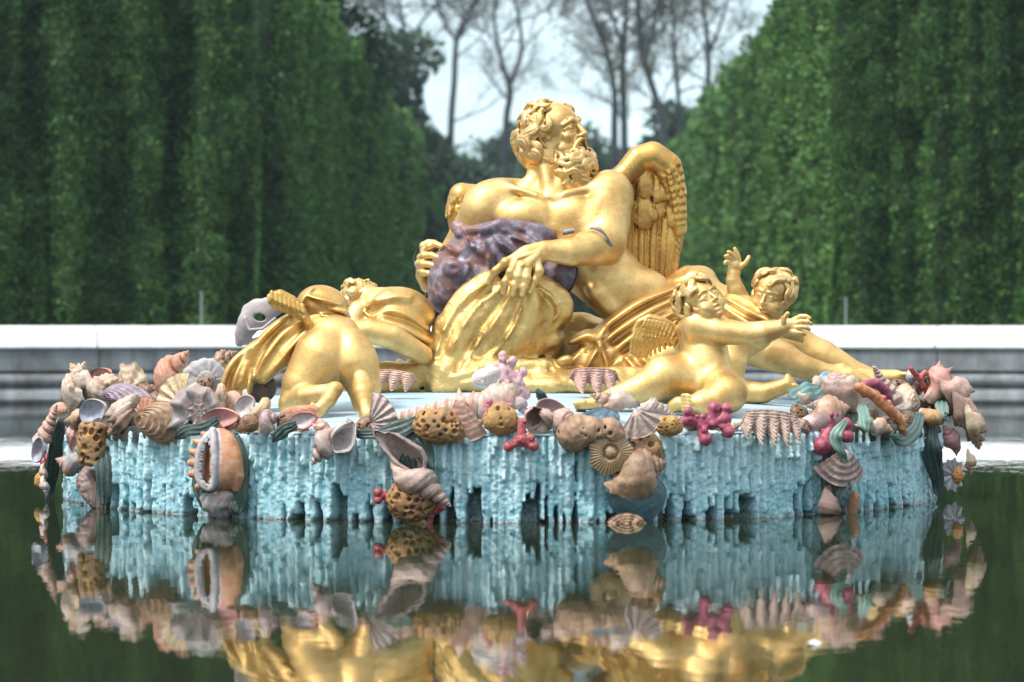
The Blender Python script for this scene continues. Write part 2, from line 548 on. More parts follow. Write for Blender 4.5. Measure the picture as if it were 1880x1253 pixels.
# ================================================================ basin wall far side
def build_wall():
    mw, nt, b = mat_new('white_marble')
    tc = N(nt, 'ShaderNodeTexCoord')
    n1 = noise_n(nt, 1.4, 6, 0.65); n2 = noise_n(nt, 9, 6, 0.7)
    r = ramp(nt, n1.outputs['Fac'], [(0.40, (0.78, 0.79, 0.79)), (0.66, (0.55, 0.58, 0.60))])
    r2 = ramp(nt, n2.outputs['Fac'], [(0.60, (0, 0, 0)), (0.75, (0.5, 0.5, 0.5))])
    c = mix(nt, r.outputs['Color'], (0.30, 0.32, 0.31), r2.outputs['Color'])
    nt.links.new(c, b.inputs['Base Color']); b.inputs['Roughness'].default_value = 0.55
    bump(nt, b, n2.outputs['Fac'], 0.3, 0.01)
    mg, nt, b = mat_new('stained_stone')
    tc = N(nt, 'ShaderNodeTexCoord'); mp = N(nt, 'ShaderNodeMapping'); mp.inputs['Scale'].default_value = (3.5, 3.5, 0.5)
    nt.links.new(tc.outputs['Object'], mp.inputs['Vector'])
    n1 = noise_n(nt, 2.2, 6, 0.7, vec=mp.outputs['Vector']); n2 = noise_n(nt, 2.0, 5, 0.6)
    r = ramp(nt, n1.outputs['Fac'], [(0.35, (0.27, 0.30, 0.32)), (0.55, (0.20, 0.22, 0.24)), (0.75, (0.10, 0.11, 0.115))])
    c = mix(nt, r.outputs['Color'], (0.10, 0.085, 0.07), ramp(nt, n2.outputs['Fac'], [(0.45, (0, 0, 0)), (0.7, (0.8, 0.8, 0.8))]).outputs['Color'])
    nt.links.new(c, b.inputs['Base Color']); b.inputs['Roughness'].default_value = 0.8
    bump(nt, b, n1.outputs['Fac'], 0.4, 0.02)
    # coping: profile (radius offset outward, z); separate blocks with joints
    RW = 24.8
    cop = [(0.02, 0.645), (-0.055, 0.66), (-0.06, 0.685), (-0.01, 0.76), (0.10, 0.88), (0.24, 0.965), (0.42, 0.985), (0.62, 0.985), (0.66, 0.95), (0.66, 0.645)]
    face = [(0.0, 0.645), (-0.012, 0.63), (-0.012, 0.345), (0.05, 0.33), (0.06, 0.30), (0.0, 0.285), (-0.05, 0.25), (-0.065, 0.20), (-0.05, 0.15), (0.0, 0.12), (0.02, 0.10), (0.02, 0.085), (-0.06, 0.06), (-0.10, 0.0), (-0.10, -0.3), (0.6, -0.3), (0.6, 0.645)]
    root = empty('basin_wall', (X0, D0 + RW, 0), 'long low curved stone wall of the pool with white coping', 'wall')
    aj0 = math.atan2(1720 / F * 42.6 - CX / F * 42.6, RW)   # joint seen at x~1720 and ~193
    step = (1720 - 193) / F * 42.6 / RW / 3
    j0 = (1720 - CX) / F * 42.6 / RW
    k0 = -8
    joints = [j0 + step * 3 * k / 1.0 for k in range(-2, 3)]
    def block(prof, a0, a1, gap, nseg):
        V = []
        A = np.linspace(a0 + gap, a1 - gap, nseg)
        for a in A:
            for (o, z) in prof:
                V.append((X0 + (RW + o) * math.sin(a), D0 + (RW + o) * math.cos(a), z))
        npf = len(prof)
        Fc = [tuple(int(i) for i in f) for f in grid_faces(nseg, npf, False, True)]
        Fc.append(tuple(range(npf))); Fc.append(tuple(range((nseg - 1) * npf, nseg * npf))[::-1])
        return V, Fc
    js = [j0 + step * 3 * k for k in range(-4, 4)]
    for i in range(len(js) - 1):
        V, Fc = block(cop, js[i], js[i + 1], 0.00045, 20)
        mesh_obj('coping_block', V, Fc, mw, parent=root, smooth=False)
        V, Fc = block(face, js[i] + 0.0012, js[i + 1] + 0.0012, 0.0004, 20)
        mesh_obj('wall_block', V, Fc, mg, parent=root, smooth=False)
    # thin grey posts behind the wall
    pm = m_flat('grey_metal', (0.13, 0.16, 0.16), 0.6, 0.0)
    for px, y0, lb in ((370, 534, 'thin grey metal post behind the wall on the left'), (1553, 545, 'thin grey metal post behind the wall on the right')):
        d = 47.0
        p = AT(px, y0, d)
        V, Fc = tube_mesh([(p[0], d, 0.30), (p[0], d, p[2] - 0.02), (p[0], d, p[2])], [0.022, 0.022, 0.012], 8)
        mb = MB(); mb.add(V, Fc)
        V, Fc = tube_mesh([(p[0], d, 0.302), (p[0], d, 0.34)], [0.07, 0.05], 10); mb.add(V, Fc)
        V, Fc = mb.get()
        tag(mesh_obj('metal_post', V, Fc, pm), lb, 'post', 'thin posts behind the wall')


# ================================================================ hedges
def m_leaf(name, c1, c2, c3, tr=0.25):
    m, nt, b = mat_new(name)
    g = N(nt, 'ShaderNodeAttribute', attribute_name='Col')
    n1 = noise_n(nt, 0.55, 4, 0.6); n2 = noise_n(nt, 5, 3, 0.6)
    r = ramp(nt, n2.outputs['Fac'], [(0.3, c1), (0.55, c2), (0.78, c3)])
    c = mix(nt, r.outputs['Color'], c1, ramp(nt, n1.outputs['Fac'], [(0.4, (0, 0, 0)), (0.62, (0.7, 0.7, 0.7))]).outputs['Color'])
    c = mix(nt, c, g.outputs['Color'], 1.0, 'MULTIPLY')
    nt.links.new(c, b.inputs['Base Color']); b.inputs['Roughness'].default_value = 0.55
    b.inputs['Specular IOR Level'].default_value = 0.3
    t = N(nt, 'ShaderNodeBsdfTranslucent'); nt.links.new(c, t.inputs['Color'])
    ms = N(nt, 'ShaderNodeMixShader'); ms.inputs[0].default_value = tr
    out = nt.nodes['Material Output']
    nt.links.new(b.outputs[0], ms.inputs[1]); nt.links.new(t.outputs[0], ms.inputs[2])
    nt.links.new(ms.outputs[0], out.inputs['Surface'])
    return m


def leaves(P, Nrm, size, rg, droop=0.4):
    """one bent two-triangle leaf per point; P points, Nrm outward normals"""
    n = len(P)
    sz = size * rg.uniform(0.6, 1.4, n)[:, None]
    d = Nrm + rg.normal(0, 0.55, (n, 3)); d[:, 2] += rg.uniform(-droop, 0.5, n)
    d /= np.linalg.norm(d, axis=1)[:, None]
    s = np.cross(d, rg.normal(0, 1, (n, 3))); s /= np.linalg.norm(s, axis=1)[:, None]
    V = np.stack([P, P + d * sz * 0.5 + s * sz * 0.32, P + d * sz, P + d * sz * 0.5 - s * sz * 0.32], 1).reshape(-1, 3)
    Fc = np.arange(4 * n).reshape(-1, 4)
    br = np.repeat(rg.uniform(0.5, 1.5, n), 4)[:, None] * np.ones((1, 3))
    warm = np.repeat(rg.uniform(0, 1, n) ** 6, 4)
    br[:, 0] *= 1 + 0.5 * warm; br[:, 2] *= 1 - 0.3 * warm
    return V, Fc, br


def bumpy(u, v, seed, amps, step=1.0):
    """sum of smooth value noises on (u,v)"""
    out = 0
    for i, (a, su, sv) in enumerate(amps):
        rg = np.random.default_rng(seed * 31 + i)
        G = rg.uniform(-1, 1, (257, 257))
        x = u / su + 40.3; y = v / sv + 17.7
        fx = np.floor(x).astype(int); fy = np.floor(y).astype(int)
        ux = x - fx; uy = y - fy
        ux = ux * ux * (3 - 2 * ux); uy = uy * uy * (3 - 2 * uy)
        fx %= 256; fy %= 256
        out = out + a * ((G[fx, fy] * (1 - ux) + G[fx + 1, fy] * ux) * (1 - uy) + (G[fx, fy + 1] * (1 - ux) + G[fx + 1, fy + 1] * ux) * uy)
    return out


def hedge(name, A, B, H, thick, mat, label, seed, dens, size, pil=None, colw=1.3, grp=None, z0=0.31, amp=1.0, topamp=0.09):
    """clipped hedge whose visible face runs A->B (face normal to the right-hand side of A->B), closed by ends and a top"""
    rg = np.random.default_rng(seed)
    A = np.array(A, float); B = np.array(B, float)
    L = np.linalg.norm(B - A); t = (B - A) / L
    nrm = np.array([t[1], -t[0]])
    def disp(u, z):
        g = bumpy(u, z, seed, [(0.34 * amp, colw * .7, 16.0), (0.20 * amp, colw * 0.3, 5.0), (0.13 * amp, 0.4, 0.45), (0.08 * amp, 0.18, 0.18)])
        bl = np.abs(bumpy(u, z, seed + 50, [(1, 0.55, 4.5)])); b2 = np.abs(bumpy(u, z, seed + 51, [(1, 0.25, 0.35)]))
        g = g + amp * (0.80 * np.minimum(bl, .4) + 0.30 * np.minimum(b2, .5) - .28)
        if pil is not None:
            ph = (u / pil) % 1.0
            g = g - 0.42 * amp * np.clip(1 - np.abs(ph - 0.5) / 0.13, 0, 1)
        return g
    # core
    st = 0.16 if L < 40 else 0.3
    nu = max(8, int(L / st)); nz = max(8, int(H / st))
    U = np.linspace(0, L, nu); Z = np.linspace(0, H, nz)
    uu, zz = np.meshgrid(U, Z, indexing='ij')
    dd = disp(uu, zz) - 0.26
    hh = zz + bumpy(uu, uu * 0, seed + 5, [(topamp, 2.5, 9), (topamp * .5, 0.8, 9)]) * (zz / H)
    X = A[0] + t[0] * uu + nrm[0] * dd; Y = A[1] + t[1] * uu + nrm[1] * dd
    Vf = np.stack([X, Y, z0 + hh], -1).reshape(-1, 3)
    Xb = A[0] + t[0] * uu - nrm[0] * thick; Yb = A[1] + t[1] * uu - nrm[1] * thick
    Vb = np.stack([Xb, Yb, z0 + hh], -1).reshape(-1, 3)
    n = nu * nz
    Ff = grid_faces(nu, nz)
    F_ = [Ff, Ff[:, ::-1] + n]
    i = np.arange(nu - 1)
    F_.append(np.stack([i * nz + nz - 1, (i + 1) * nz + nz - 1, n + (i + 1) * nz + nz - 1, n + i * nz + nz - 1], 1))
    j = np.arange(nz - 1)
    F_.append(np.stack([j, j + 1, n + j + 1, n + j], 1))
    e = (nu - 1) * nz
    F_.append(np.stack([e + j, n + e + j, n + e + j + 1, e + j + 1], 1))
    V = [Vf, Vb]; C = [np.full((2 * n, 3), 0.22)]
    nV = 2 * n
    # leaves on face, top, and the two ends
    N_ = int(L * H * dens)
    u = rg.uniform(0, L, N_); z = rg.uniform(0, H, N_) 
    dz = disp(u, z); 
    P = np.stack([A[0] + t[0] * u + nrm[0] * (dz - 0.05), A[1] + t[1] * u + nrm[1] * (dz - 0.05), z0 + z + bumpy(u, u * 0, seed + 5, [(topamp, 2.5, 9), (topamp * .5, 0.8, 9)]) * (z / H)], 1)
    Nn = np.tile(np.array([nrm[0], nrm[1], 0.25]), (N_, 1))
    v, f, c = leaves(P, Nn, size, rg); V.append(v); F_.append(f + nV); C.append(c); nV += len(v)
    N2 = int(L * min(thick, 1.2) * dens * 0.8)
    u = rg.uniform(0, L, N2); w = rg.uniform(0, min(thick, 1.2), N2)
    P = np.stack([A[0] + t[0] * u - nrm[0] * w, A[1] + t[1] * u - nrm[1] * w, z0 + H + bumpy(u, u * 0, seed + 5, [(topamp, 2.5, 9), (topamp * .5, 0.8, 9)]) - 0.03 + rg.uniform(0, 0.08, N2)], 1)
    v, f, c = leaves(P, np.tile(np.array([0, 0, 1.0]), (N2, 1)), size, rg); V.append(v); F_.append(f + nV); C.append(c); nV += len(v)
    for end, sg in ((0, -1), (L, 1)):
        N3 = int(thick * H * dens)
        w = rg.uniform(0, thick, N3); z = rg.uniform(0, H, N3)
        g = bumpy(w, z, seed + 9, [(0.12, 0.9, 2.0), (0.08, 0.4, 0.5)])
        P = np.stack([A[0] + t[0] * (end + sg * g) - nrm[0] * w, A[1] + t[1] * (end + sg * g) - nrm[1] * w, z0 + z], 1)
        v, f, c = leaves(P, np.tile(np.array([sg * t[0], sg * t[1], 0.25]), (N3, 1)), size, rg); V.append(v); F_.append(f + nV); C.append(c); nV += len(v)
    o = mesh_obj(name, np.concatenate(V), np.concatenate(F_), mat, col=np.concatenate(C), smooth=False)
    tag(o, label, 'hedge', grp)
    return o


def build_hedges():
    g1 = m_leaf('hedge_leaves', (0.056, 0.142, 0.040), (0.106, 0.242, 0.064), (0.17, 0.33, 0.09))
    VPX = 1030.0
    def lane(off, d):   # a lane parallel to the alley at lateral offset off (m) from its axis
        return ((VPX - CX) / F * d + off, d)
    # left alley hedge: face looks right (+x) -> runs away from the viewer
    H1 = 7.8
    b, a = lane(-5.45, 58), lane(-5.45, 92)
    hedge('clipped_hedge', b, a, H1, 2.5, g1, 'tall clipped green hedge lining the left of the alley, nearer stretch', 11, 460, 0.105, pil=2.9)
    b, a = lane(-5.55, 96), lane(-5.55, 142)
    hedge('clipped_hedge', b, a, H1, 2.5, g1, 'clipped green hedge lining the left of the alley, farther stretch', 12, 140, 0.2, pil=3.6)
    b, a = lane(4.95, 53.5), lane(4.95, 72.5)
    hedge('clipped_hedge', a, b, H1 - .05, 2.5, g1, 'tall clipped green hedge lining the right of the alley, nearer stretch', 13, 460, 0.105, pil=2.7)
    b, a = lane(4.8, 78), lane(4.8, 126)
    hedge('clipped_hedge', a, b, H1 - .1, 2.5, g1, 'clipped green hedge on the right of the alley beyond a dark gap', 14, 140, 0.19, pil=3.4)
    # front hedges that face the pool
    l0, l1 = AT(-1300, 590, 49.5), AT(468, 590, 54.0)
    hedge('clipped_hedge', (l0[0], l0[1]), (l1[0], l1[1]), 7.6, 3.0, g1, 'high dark green hedge facing the pool at the left edge', 15, 1000, 0.075, colw=0.95, amp=1.25)
    l0, l1 = AT(1526, 590, 53.3), AT(2700, 590, 49.0)
    hedge('clipped_hedge', (l0[0], l0[1]), (l1[0], l1[1]), 7.6, 3.0, g1, 'high green hedge facing the pool at the right edge', 16, 1000, 0.075, colw=0.75, amp=1.0)


# ================================================================ trees
def crown_tree(name, x, y, h, r, label, seed, mat_l, mat_b, z0=0.3, trunk_h=3.0, nleaf=9000, lsize=0.22, grp=None, squash=1.0):
    """tree in full leaf: lumpy crown of leaf clumps on a trunk"""
    rg = np.random.default_rng(seed)
    root = empty(name, (x, y, z0), label, 'tree', grp)
    V, Fc = tube_mesh(bez([(x, y, z0 - 0.2), (x + rg.uniform(-.3, .3), y, z0 + h * 0.4), (x + rg.uniform(-.5, .5), y, z0 + h * 0.85)], 9), lerp_list([0.35, 0.22, 0.06], 9), 8)
    mesh_obj('trunk', V, Fc, mat_b, parent=root)
    nc = 60
    cc = []
    for i in range(nc):
        d = rg.normal(0, 1, 3); d /= np.linalg.norm(d)
        q = rg.uniform(0.35, 1.0)
        cc.append([x + d[0] * r * q, y + d[1] * r * q, z0 + trunk_h + (h - trunk_h) * (0.5 + 0.5 * d[2] * q * squash)])
    cc = np.array(cc); cr = rg.uniform(0.22, 0.46, nc) * r
    k = rg.integers(0, nc, nleaf)
    d = rg.normal(0, 1, (nleaf, 3)); d /= np.linalg.norm(d, axis=1)[:, None]
    P = cc[k] + d * (cr[k] * rg.uniform(0.6, 1.05, nleaf))[:, None] * np.array([1, 1, 0.75])
    v, f, c = leaves(P, d, lsize, rg)
    o = mesh_obj('crown', v, f, mat_l, parent=root, col=c, smooth=False)
    return root


def bare_tree(x, y, limbs, label, seed, mat_b, mat_l, nleaf=2500, lsize=0.11, rad0=0.22, grp=None, spread=1.0, depth=4):
    """limbs: list of polylines in world (x,z) with start radius; grows twigs from them and a thin haze of young leaves"""
    rg = random.Random(seed)
    root = empty('bare_tree', (x, y, 0.3), label, 'tree', grp)
    mb = MB(); tips = []
    def grow(p, d, L, r, lev):
        n = 4
        pts = [p]; q = p.copy(); dd = d.copy()
        for i in range(n):
            dd = dd + np.array([rg.gauss(0, .16), rg.gauss(0, .16), rg.gauss(0.04, .10)]); dd /= np.linalg.norm(dd)
            q = q + dd * L / n; pts.append(q.copy())
        V, Fc = tube_mesh(pts, [r * (1 - 0.55 * i / n) for i in range(n + 1)], 5 if lev > 1 else 6, caps=False)
        mb.add(V, Fc)
        if lev >= depth:
            tips.extend(pts[1:]); return
        for i in range(rg.choice([3, 3, 4])):
            j = rg.randint(1, n)
            a = dd + np.array([rg.gauss(0, .55 * spread), rg.gauss(0, .55), rg.gauss(0.12, .35)]); a /= np.linalg.norm(a)
            grow(pts[j], a, L * rg.uniform(0.5, 0.78), r * 0.5, lev + 1)
    for (poly, r0, r1, tw) in limbs:
        P = bez([np.array(q, float) for q in poly], 4 * len(poly))
        V, Fc = tube_mesh(P, list(np.linspace(r0, r1, len(P)) * .72), 8, caps=False); mb.add(V, Fc)
        n = len(P)
        for i in range(int(tw * 1.7)):
            j = int(n * (0.25 + 0.75 * (i + rg.random()) / tw)); j = min(j, n - 1)
            a = np.array([rg.choice([-1, 1]) * rg.uniform(.3, 1) * spread, rg.uniform(-.7, .7), rg.uniform(0.1, 1.1)]); a /= np.linalg.norm(a)
            rr = (r0 + (r1 - r0) * j / n)
            grow(P[j], a, rg.uniform(1.6, 3.2), min(0.055, rr * 0.5), 1)
    V, Fc = mb.get()
    mesh_obj('branches', V, Fc, mat_b, parent=root)
    tips = np.array(tips); r2 = np.random.default_rng(seed)
    k = r2.integers(0, len(tips), nleaf)
    P = tips[k] + r2.normal(0, 0.22, (nleaf, 3))
    d = r2.normal(0, 1, (nleaf, 3))
    v, f, c = leaves(P, d / np.linalg.norm(d, axis=1)[:, None], lsize, r2)
    mesh_obj('young_leaves', v, f, mat_l, parent=root, col=c, smooth=False)
    return root


def build_haze():
    m = bpy.data.materials.new('haze'); m.use_nodes = True; nt = m.node_tree
    nt.nodes.remove(nt.nodes['Principled BSDF'])
    v = N(nt, 'ShaderNodeVolumePrincipled'); v.inputs['Color'].default_value = (0.66, 0.86, 1, 1); v.inputs['Density'].default_value = 0.00035
    v.inputs['Anisotropy'].default_value = 0.3
    nt.links.new(v.outputs[0], nt.nodes['Material Output'].inputs['Volume'])
    x0, x1, y0, y1, z0, z1 = -60, 60, -15, 200, -2, 34
    V = [(x, y, z) for x in (x0, x1) for y in (y0, y1) for z in (z0, z1)]
    Fc = [(0, 1, 3, 2), (4, 6, 7, 5), (0, 4, 5, 1), (2, 3, 7, 6), (0, 2, 6, 4), (1, 5, 7, 3)]
    tag(mesh_obj('haze', V, Fc, m, origin=np.array([0, 0, 0.]), smooth=False), kind='stuff')
    SC.cycles.volume_bounces = 1


def build_trees():
    bark = m_flat('bark', (0.035, 0.042, 0.05), 0.9, sc=6, var=0.4, bmp=0.6)
    young = m_leaf('young_leaves', (0.055, 0.062, 0.03), (0.08, 0.085, 0.04), (0.11, 0.115, 0.05), 0.3)
    dark = m_leaf('dark_tree_leaves', (0.014, 0.040, 0.018), (0.022, 0.060, 0.026), (0.035, 0.085, 0.032))
    mid = m_leaf('far_tree_leaves', (0.055, 0.10, 0.07), (0.08, 0.135, 0.09), (0.11, 0.17, 0.105))
    G = 'bare trees at the end of the alley'
    def q(d, *pts):
        return [tuple(AT(px, py, d + (i * 0.2))) for i, (px, py) in enumerate(pts)]
    def bt(d, limbs, label, seed, **k):
        L = []
        for (pts, r0, r1, tw) in limbs:
            L.append((q(d, *pts), r0, r1, tw))
        p = L[0][0][0]
        bare_tree(p[0], d, L, label, seed, bark, young, grp=G, **k)
    s = 1.0
    bt(150, [([(826, 400), (828, 232), (834, 150), (836, 95), (842, 55)], 0.26, 0.17, 3), ([(838, 75), (860, 30), (880, -30)], 0.16, 0.09, 5), ([(838, 75), (815, 40), (802, -30)], 0.14, 0.08, 4)],
       'bare tree with a straight trunk forking just above, second from the left', 21, nleaf=6000)
    bt(155, [([(928, 400), (929, 232), (936, 180), (935, 150)], 0.27, 0.22, 2), ([(934, 155), (918, 100), (908, 40), (912, -40)], 0.2, 0.1, 6), ([(936, 155), (956, 100), (954, 40), (935, -40)], 0.19, 0.1, 5)],
       'bare tree whose trunk splits into a tall open lyre shape left of the statue head', 22, nleaf=5200)
    bt(145, [([(748, 400), (748, 120), (742, 60), (728, -20)], 0.2, 0.1, 6), ([(748, 130), (762, 60), (800, 10), (820, -30)], 0.12, 0.07, 5), ([(745, 110), (715, 60), (700, -20)], 0.12, 0.07, 5)],
       'leftmost bare tree beside the top of the left hedge', 23, nleaf=8800)
    bt(140, [([(1130, 420), (1128, 240), (1128, 170), (1112, 90), (1080, 10), (1065, -40)], 0.27, 0.12, 9)],
       'dark bare tree leaning left above the right of the statue head', 24, nleaf=15200)
    bt(148, [([(1146, 420), (1146, 240), (1143, 120), (1150, 20), (1150, -60)], 0.3, 0.14, 9), ([(1145, 130), (1135, 60), (1100, -40)], 0.16, 0.09, 5)],
       'straight bare trunk in the cluster right of the statue head', 25, nleaf=15200)
    bt(136, [([(1228, 420), (1218, 240), (1204, 180), (1180, 100), (1172, 20), (1165, -50)], 0.3, 0.14, 8), ([(1182, 110), (1200, 50), (1210, -40)], 0.13, 0.07, 5)],
       'thick bare tree with a bent leaning trunk right of the cluster', 26, nleaf=12000)
    bt(146, [([(1250, 420), (1246, 200), (1240, 120), (1236, 30), (1228, -50)], 0.2, 0.1, 7)],
       'slender bare tree between the bent tree and the right hedge', 27, nleaf=8800)
    bt(138, [([(1300, 420), (1300, 160), (1300, 90), (1292, 20), (1285, -50)], 0.2, 0.12, 7), ([(1300, 100), (1325, 40), (1345, -40)], 0.12, 0.07, 5)],
       'rightmost bare tree rising behind the right hedge', 28, nleaf=2500)
    # dark evergreen mass behind the left hedge top, further hazy trees between the hedges
    p = AT(635, 590, 74)
    crown_tree('dark_tree', p[0] - 2.1, 74, 13.5, 2.9, 'dark evergreen tree rising behind the left hedge', 31, dark, bark, trunk_h=1, nleaf=60000, lsize=0.15)
    F2 = 'hazy trees closing the alley'
    for i, (px, d, top, rpx, lb) in enumerate([
        (712, 112, 70, 84, 'hazy green tree above the left hedge, tallest of the far row'),
        (770, 128, 185, 82, 'hazy green tree just right of the tallest far one on the left'),
        (850, 165, 268, 60, 'rounded hazy tree under the straight bare trunk'),
        (930, 170, 262, 62, 'rounded hazy tree under the lyre-shaped bare tree'),
        (1020, 175, 290, 60, 'low hazy tree behind the statue head'),
        (1105, 168, 236, 66, 'hazy tree under the cluster of trunks right of the head'),
        (1190, 160, 222, 66, 'hazy tree behind the bent trunk above the wing'),
        (1268, 150, 150, 70, 'hazy green tree against the far end of the right hedge'),
        (885, 185, 245, 110, 'wide dark wood crown far behind the statue head, left of it'),
        (985, 190, 240, 115, 'wide dark wood crown farthest away directly behind the statue head'),
        (1090, 186, 225, 110, 'wide dark wood crown far behind, just right of the statue head'),
        (1180, 180, 205, 105, 'wide dark wood crown far behind the big wing'),
        (880, 150, 330, 60, 'low dark bush at the far end left of the head'),
        (1130, 150, 320, 70, 'low dark bush at the far end right of the head')]):
        p = AT(px, top, d)
        crown_tree('far_tree', p[0], d, p[2] - 0.3, rpx * 1.35 / F * d, lb, 40 + i, mid if i < 8 else dark, bark, trunk_h=-1.5, nleaf=22000, lsize=0.34, grp=None)
# ================================================================ island body with stone icicles
def build_island():
    rg = np.random.default_rng(5)
    root = empty('fountain_island', (X0, D0, 0), 'low round fountain island with pale turquoise dripping icicle sides', 'fountain')
    m, nt, b = mat_new('turquoise_paint')
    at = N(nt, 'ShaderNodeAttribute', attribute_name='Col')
    n1 = noise_n(nt, 7, 6, 0.6); n2 = noise_n(nt, 45, 5, 0.65)
    f = ramp(nt, n1.outputs['Fac'], [(0.35, (0, 0, 0)), (0.7, (0.55, 0.55, 0.55))])
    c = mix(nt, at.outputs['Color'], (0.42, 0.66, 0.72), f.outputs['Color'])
    f2 = ramp(nt, n2.outputs['Fac'], [(0.48, (0, 0, 0)), (0.72, (0.7, 0.7, 0.7))])
    c = mix(nt, c, (0.76, 0.85, 0.85), f2.outputs['Color'])  # white flecks painted in as highlights on the drips
    n3 = noise_n(nt, 30, 3, 0.5)
    f3 = ramp(nt, n3.outputs['Fac'], [(0.66, (0, 0, 0)), (0.72, (0.6, 0.6, 0.6))])
    c = mix(nt, c, (0.10, 0.17, 0.19), f3.outputs['Color'])
    nt.links.new(c, b.inputs['Base Color']); b.inputs['Roughness'].default_value = 0.6
    p = bump(nt, b, n2.outputs['Fac'], 0.5, 0.012)
    n4 = noise_n(nt, 18, 3, 0.5)
    bump(nt, b, n4.outputs['Fac'], 0.5, 0.02, p)
    # height field over angle x height; the front 190 degrees are fine, the back coarse
    def wall(th0, th1, step, hz, seed):
        rr = np.random.default_rng(seed)
        arc = (th1 - th0) * RI
        nu = int(arc / step); nz = int(0.53 / hz)
        u = np.linspace(0, arc, nu); z = np.linspace(-0.06, 0.47, nz)
        Hf = np.full((nu, nz), -0.17); K = np.zeros((nu, nz))
        layer = np.zeros((nu, nz))
        def drip(uc, w, ztop, zbot, base, lay):
            i0 = max(0, int((uc - w) / arc * (nu - 1)) - 1); i1 = min(nu, int((uc + w) / arc * (nu - 1)) + 2)
            if i1 <= i0: return
            uu = u[i0:i1][:, None]; zz = z[None, :]
            wob = 0.10 * w * np.sin(zz * rr.uniform(20, 50) + rr.uniform(0, 6)) + 0.05 * w * np.sin(zz * rr.uniform(60, 110))
            ww = w * (0.55 + 0.45 * np.clip((zz - zbot) / 0.13, 0, 1) + 0.10 * np.sin(zz * rr.uniform(18, 45) + rr.uniform(0, 6)) + 0.08 * np.exp(-((zz - zbot - w) / (1.2 * w)) ** 2))
            du = (uu - uc - wob)
            dz = np.maximum(zbot + ww - zz, 0) + np.maximum(zz - ztop, 0) * 0.5
            q = 1 - (du ** 2 + dz ** 2) / ww ** 2
            bulge = 0.009 * np.exp(-((zz - zbot - w) / (1.3 * w)) ** 2)
            h = np.where(q > 0, base + np.power(np.maximum(q, 0), 0.46) * (min(w, 0.03) * 0.85 + bulge), -0.17)
            s = Hf[i0:i1]
            m_ = h > s
            s[m_] = h[m_]; layer[i0:i1][m_] = lay
        # sheet behind, ends at varied heights with gaps
        x = 0.0
        while x < arc:
            w = rr.uniform(0.022, 0.041)
            zb = rr.choice([rr.uniform(-0.08, -0.03), rr.uniform(-0.02, 0.06), rr.uniform(0.08, 0.2)], p=[0.56, 0.22, 0.22])
            drip(x, w, 0.5, zb, -0.058, 0.1)
            x += w * rr.uniform(1.15, 1.65)
        x = 0.0
        while x < arc:
            w = rr.uniform(0.012, 0.024)
            drip(x, w, 0.5, rr.uniform(-0.05, 0.24), -0.040, 0.45)
            x += w * rr.uniform(1.6, 4.2)
        x = 0.0
        while x < arc:
            w = rr.uniform(0.011, 0.021)
            drip(x, w, 0.5, rr.uniform(0.12, 0.37), -0.022, 0.8)
            x += w * rr.uniform(2.0, 5.5)
        x = 0.0
        while x < arc:
            w = rr.uniform(0.016, 0.030)
            drip(x, w, 0.5, rr.uniform(0.27, 0.41), -0.012, 1.0)
            x += w * rr.uniform(2.6, 6)
        for _ in range(1):   # light smoothing
            Hf[1:-1] = (Hf[:-2] + 2 * Hf[1:-1] + Hf[2:]) / 4
            Hf[:, 1:-1] = (Hf[:, :-2] + 2 * Hf[:, 1:-1] + Hf[:, 2:]) / 4
        uu, zz = np.meshgrid(u, z, indexing='ij')
        Hf = Hf + bumpy(uu, zz, seed, [(0.005, 0.045, 0.05), (0.0035, 0.018, 0.014)]) * (Hf > -0.12)
        # soften in towards the top edge so that it rolls onto the platform
        Hf = Hf - 0.05 * np.clip((zz - 0.43) / 0.04, 0, 1) ** 2
        th = th0 + uu / RI
        R = RI + Hf - 0.02
        V = np.stack([X0 + R * np.sin(th), D0 - R * np.cos(th), zz], -1).reshape(-1, 3)
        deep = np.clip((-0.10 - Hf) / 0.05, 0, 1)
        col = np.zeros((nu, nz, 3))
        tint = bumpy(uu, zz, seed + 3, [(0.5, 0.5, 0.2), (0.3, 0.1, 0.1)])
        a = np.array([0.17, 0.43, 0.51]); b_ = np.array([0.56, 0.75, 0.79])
        t = np.clip(layer * 0.9 + tint * 0.45, 0, 1)[..., None]  # shading put into the colour: outer drips lighter, inner layers darker
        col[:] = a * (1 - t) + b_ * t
        # recess behind the drips is coloured dark blue-green for its shade; brown tide line at the water
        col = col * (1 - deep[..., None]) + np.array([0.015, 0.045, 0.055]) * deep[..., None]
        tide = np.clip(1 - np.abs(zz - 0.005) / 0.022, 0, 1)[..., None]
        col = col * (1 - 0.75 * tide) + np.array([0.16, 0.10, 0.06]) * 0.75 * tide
        return V, grid_faces(nu, nz), col.reshape(-1, 3)
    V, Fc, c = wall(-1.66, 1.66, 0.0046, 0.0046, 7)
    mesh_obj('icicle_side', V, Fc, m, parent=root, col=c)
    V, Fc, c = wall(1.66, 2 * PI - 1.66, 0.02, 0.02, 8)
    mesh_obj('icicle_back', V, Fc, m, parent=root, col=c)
    # domed top with old painted boards
    mt, nt, b = mat_new('pale_top_paint')
    tc = N(nt, 'ShaderNodeTexCoord'); mp = N(nt, 'ShaderNodeMapping'); mp.inputs['Scale'].default_value = (0.6, 9, 1)
    nt.links.new(tc.outputs['Object'], mp.inputs['Vector'])
    n1 = noise_n(nt, 3, 6, 0.6, vec=mp.outputs['Vector'])
    r = ramp(nt, n1.outputs['Fac'], [(0.3, (0.50, 0.62, 0.68)), (0.52, (0.38, 0.52, 0.59)), (0.72, (0.20, 0.32, 0.39))])
    nt.links.new(r.outputs['Color'], b.inputs['Base Color']); b.inputs['Roughness'].default_value = 0.5
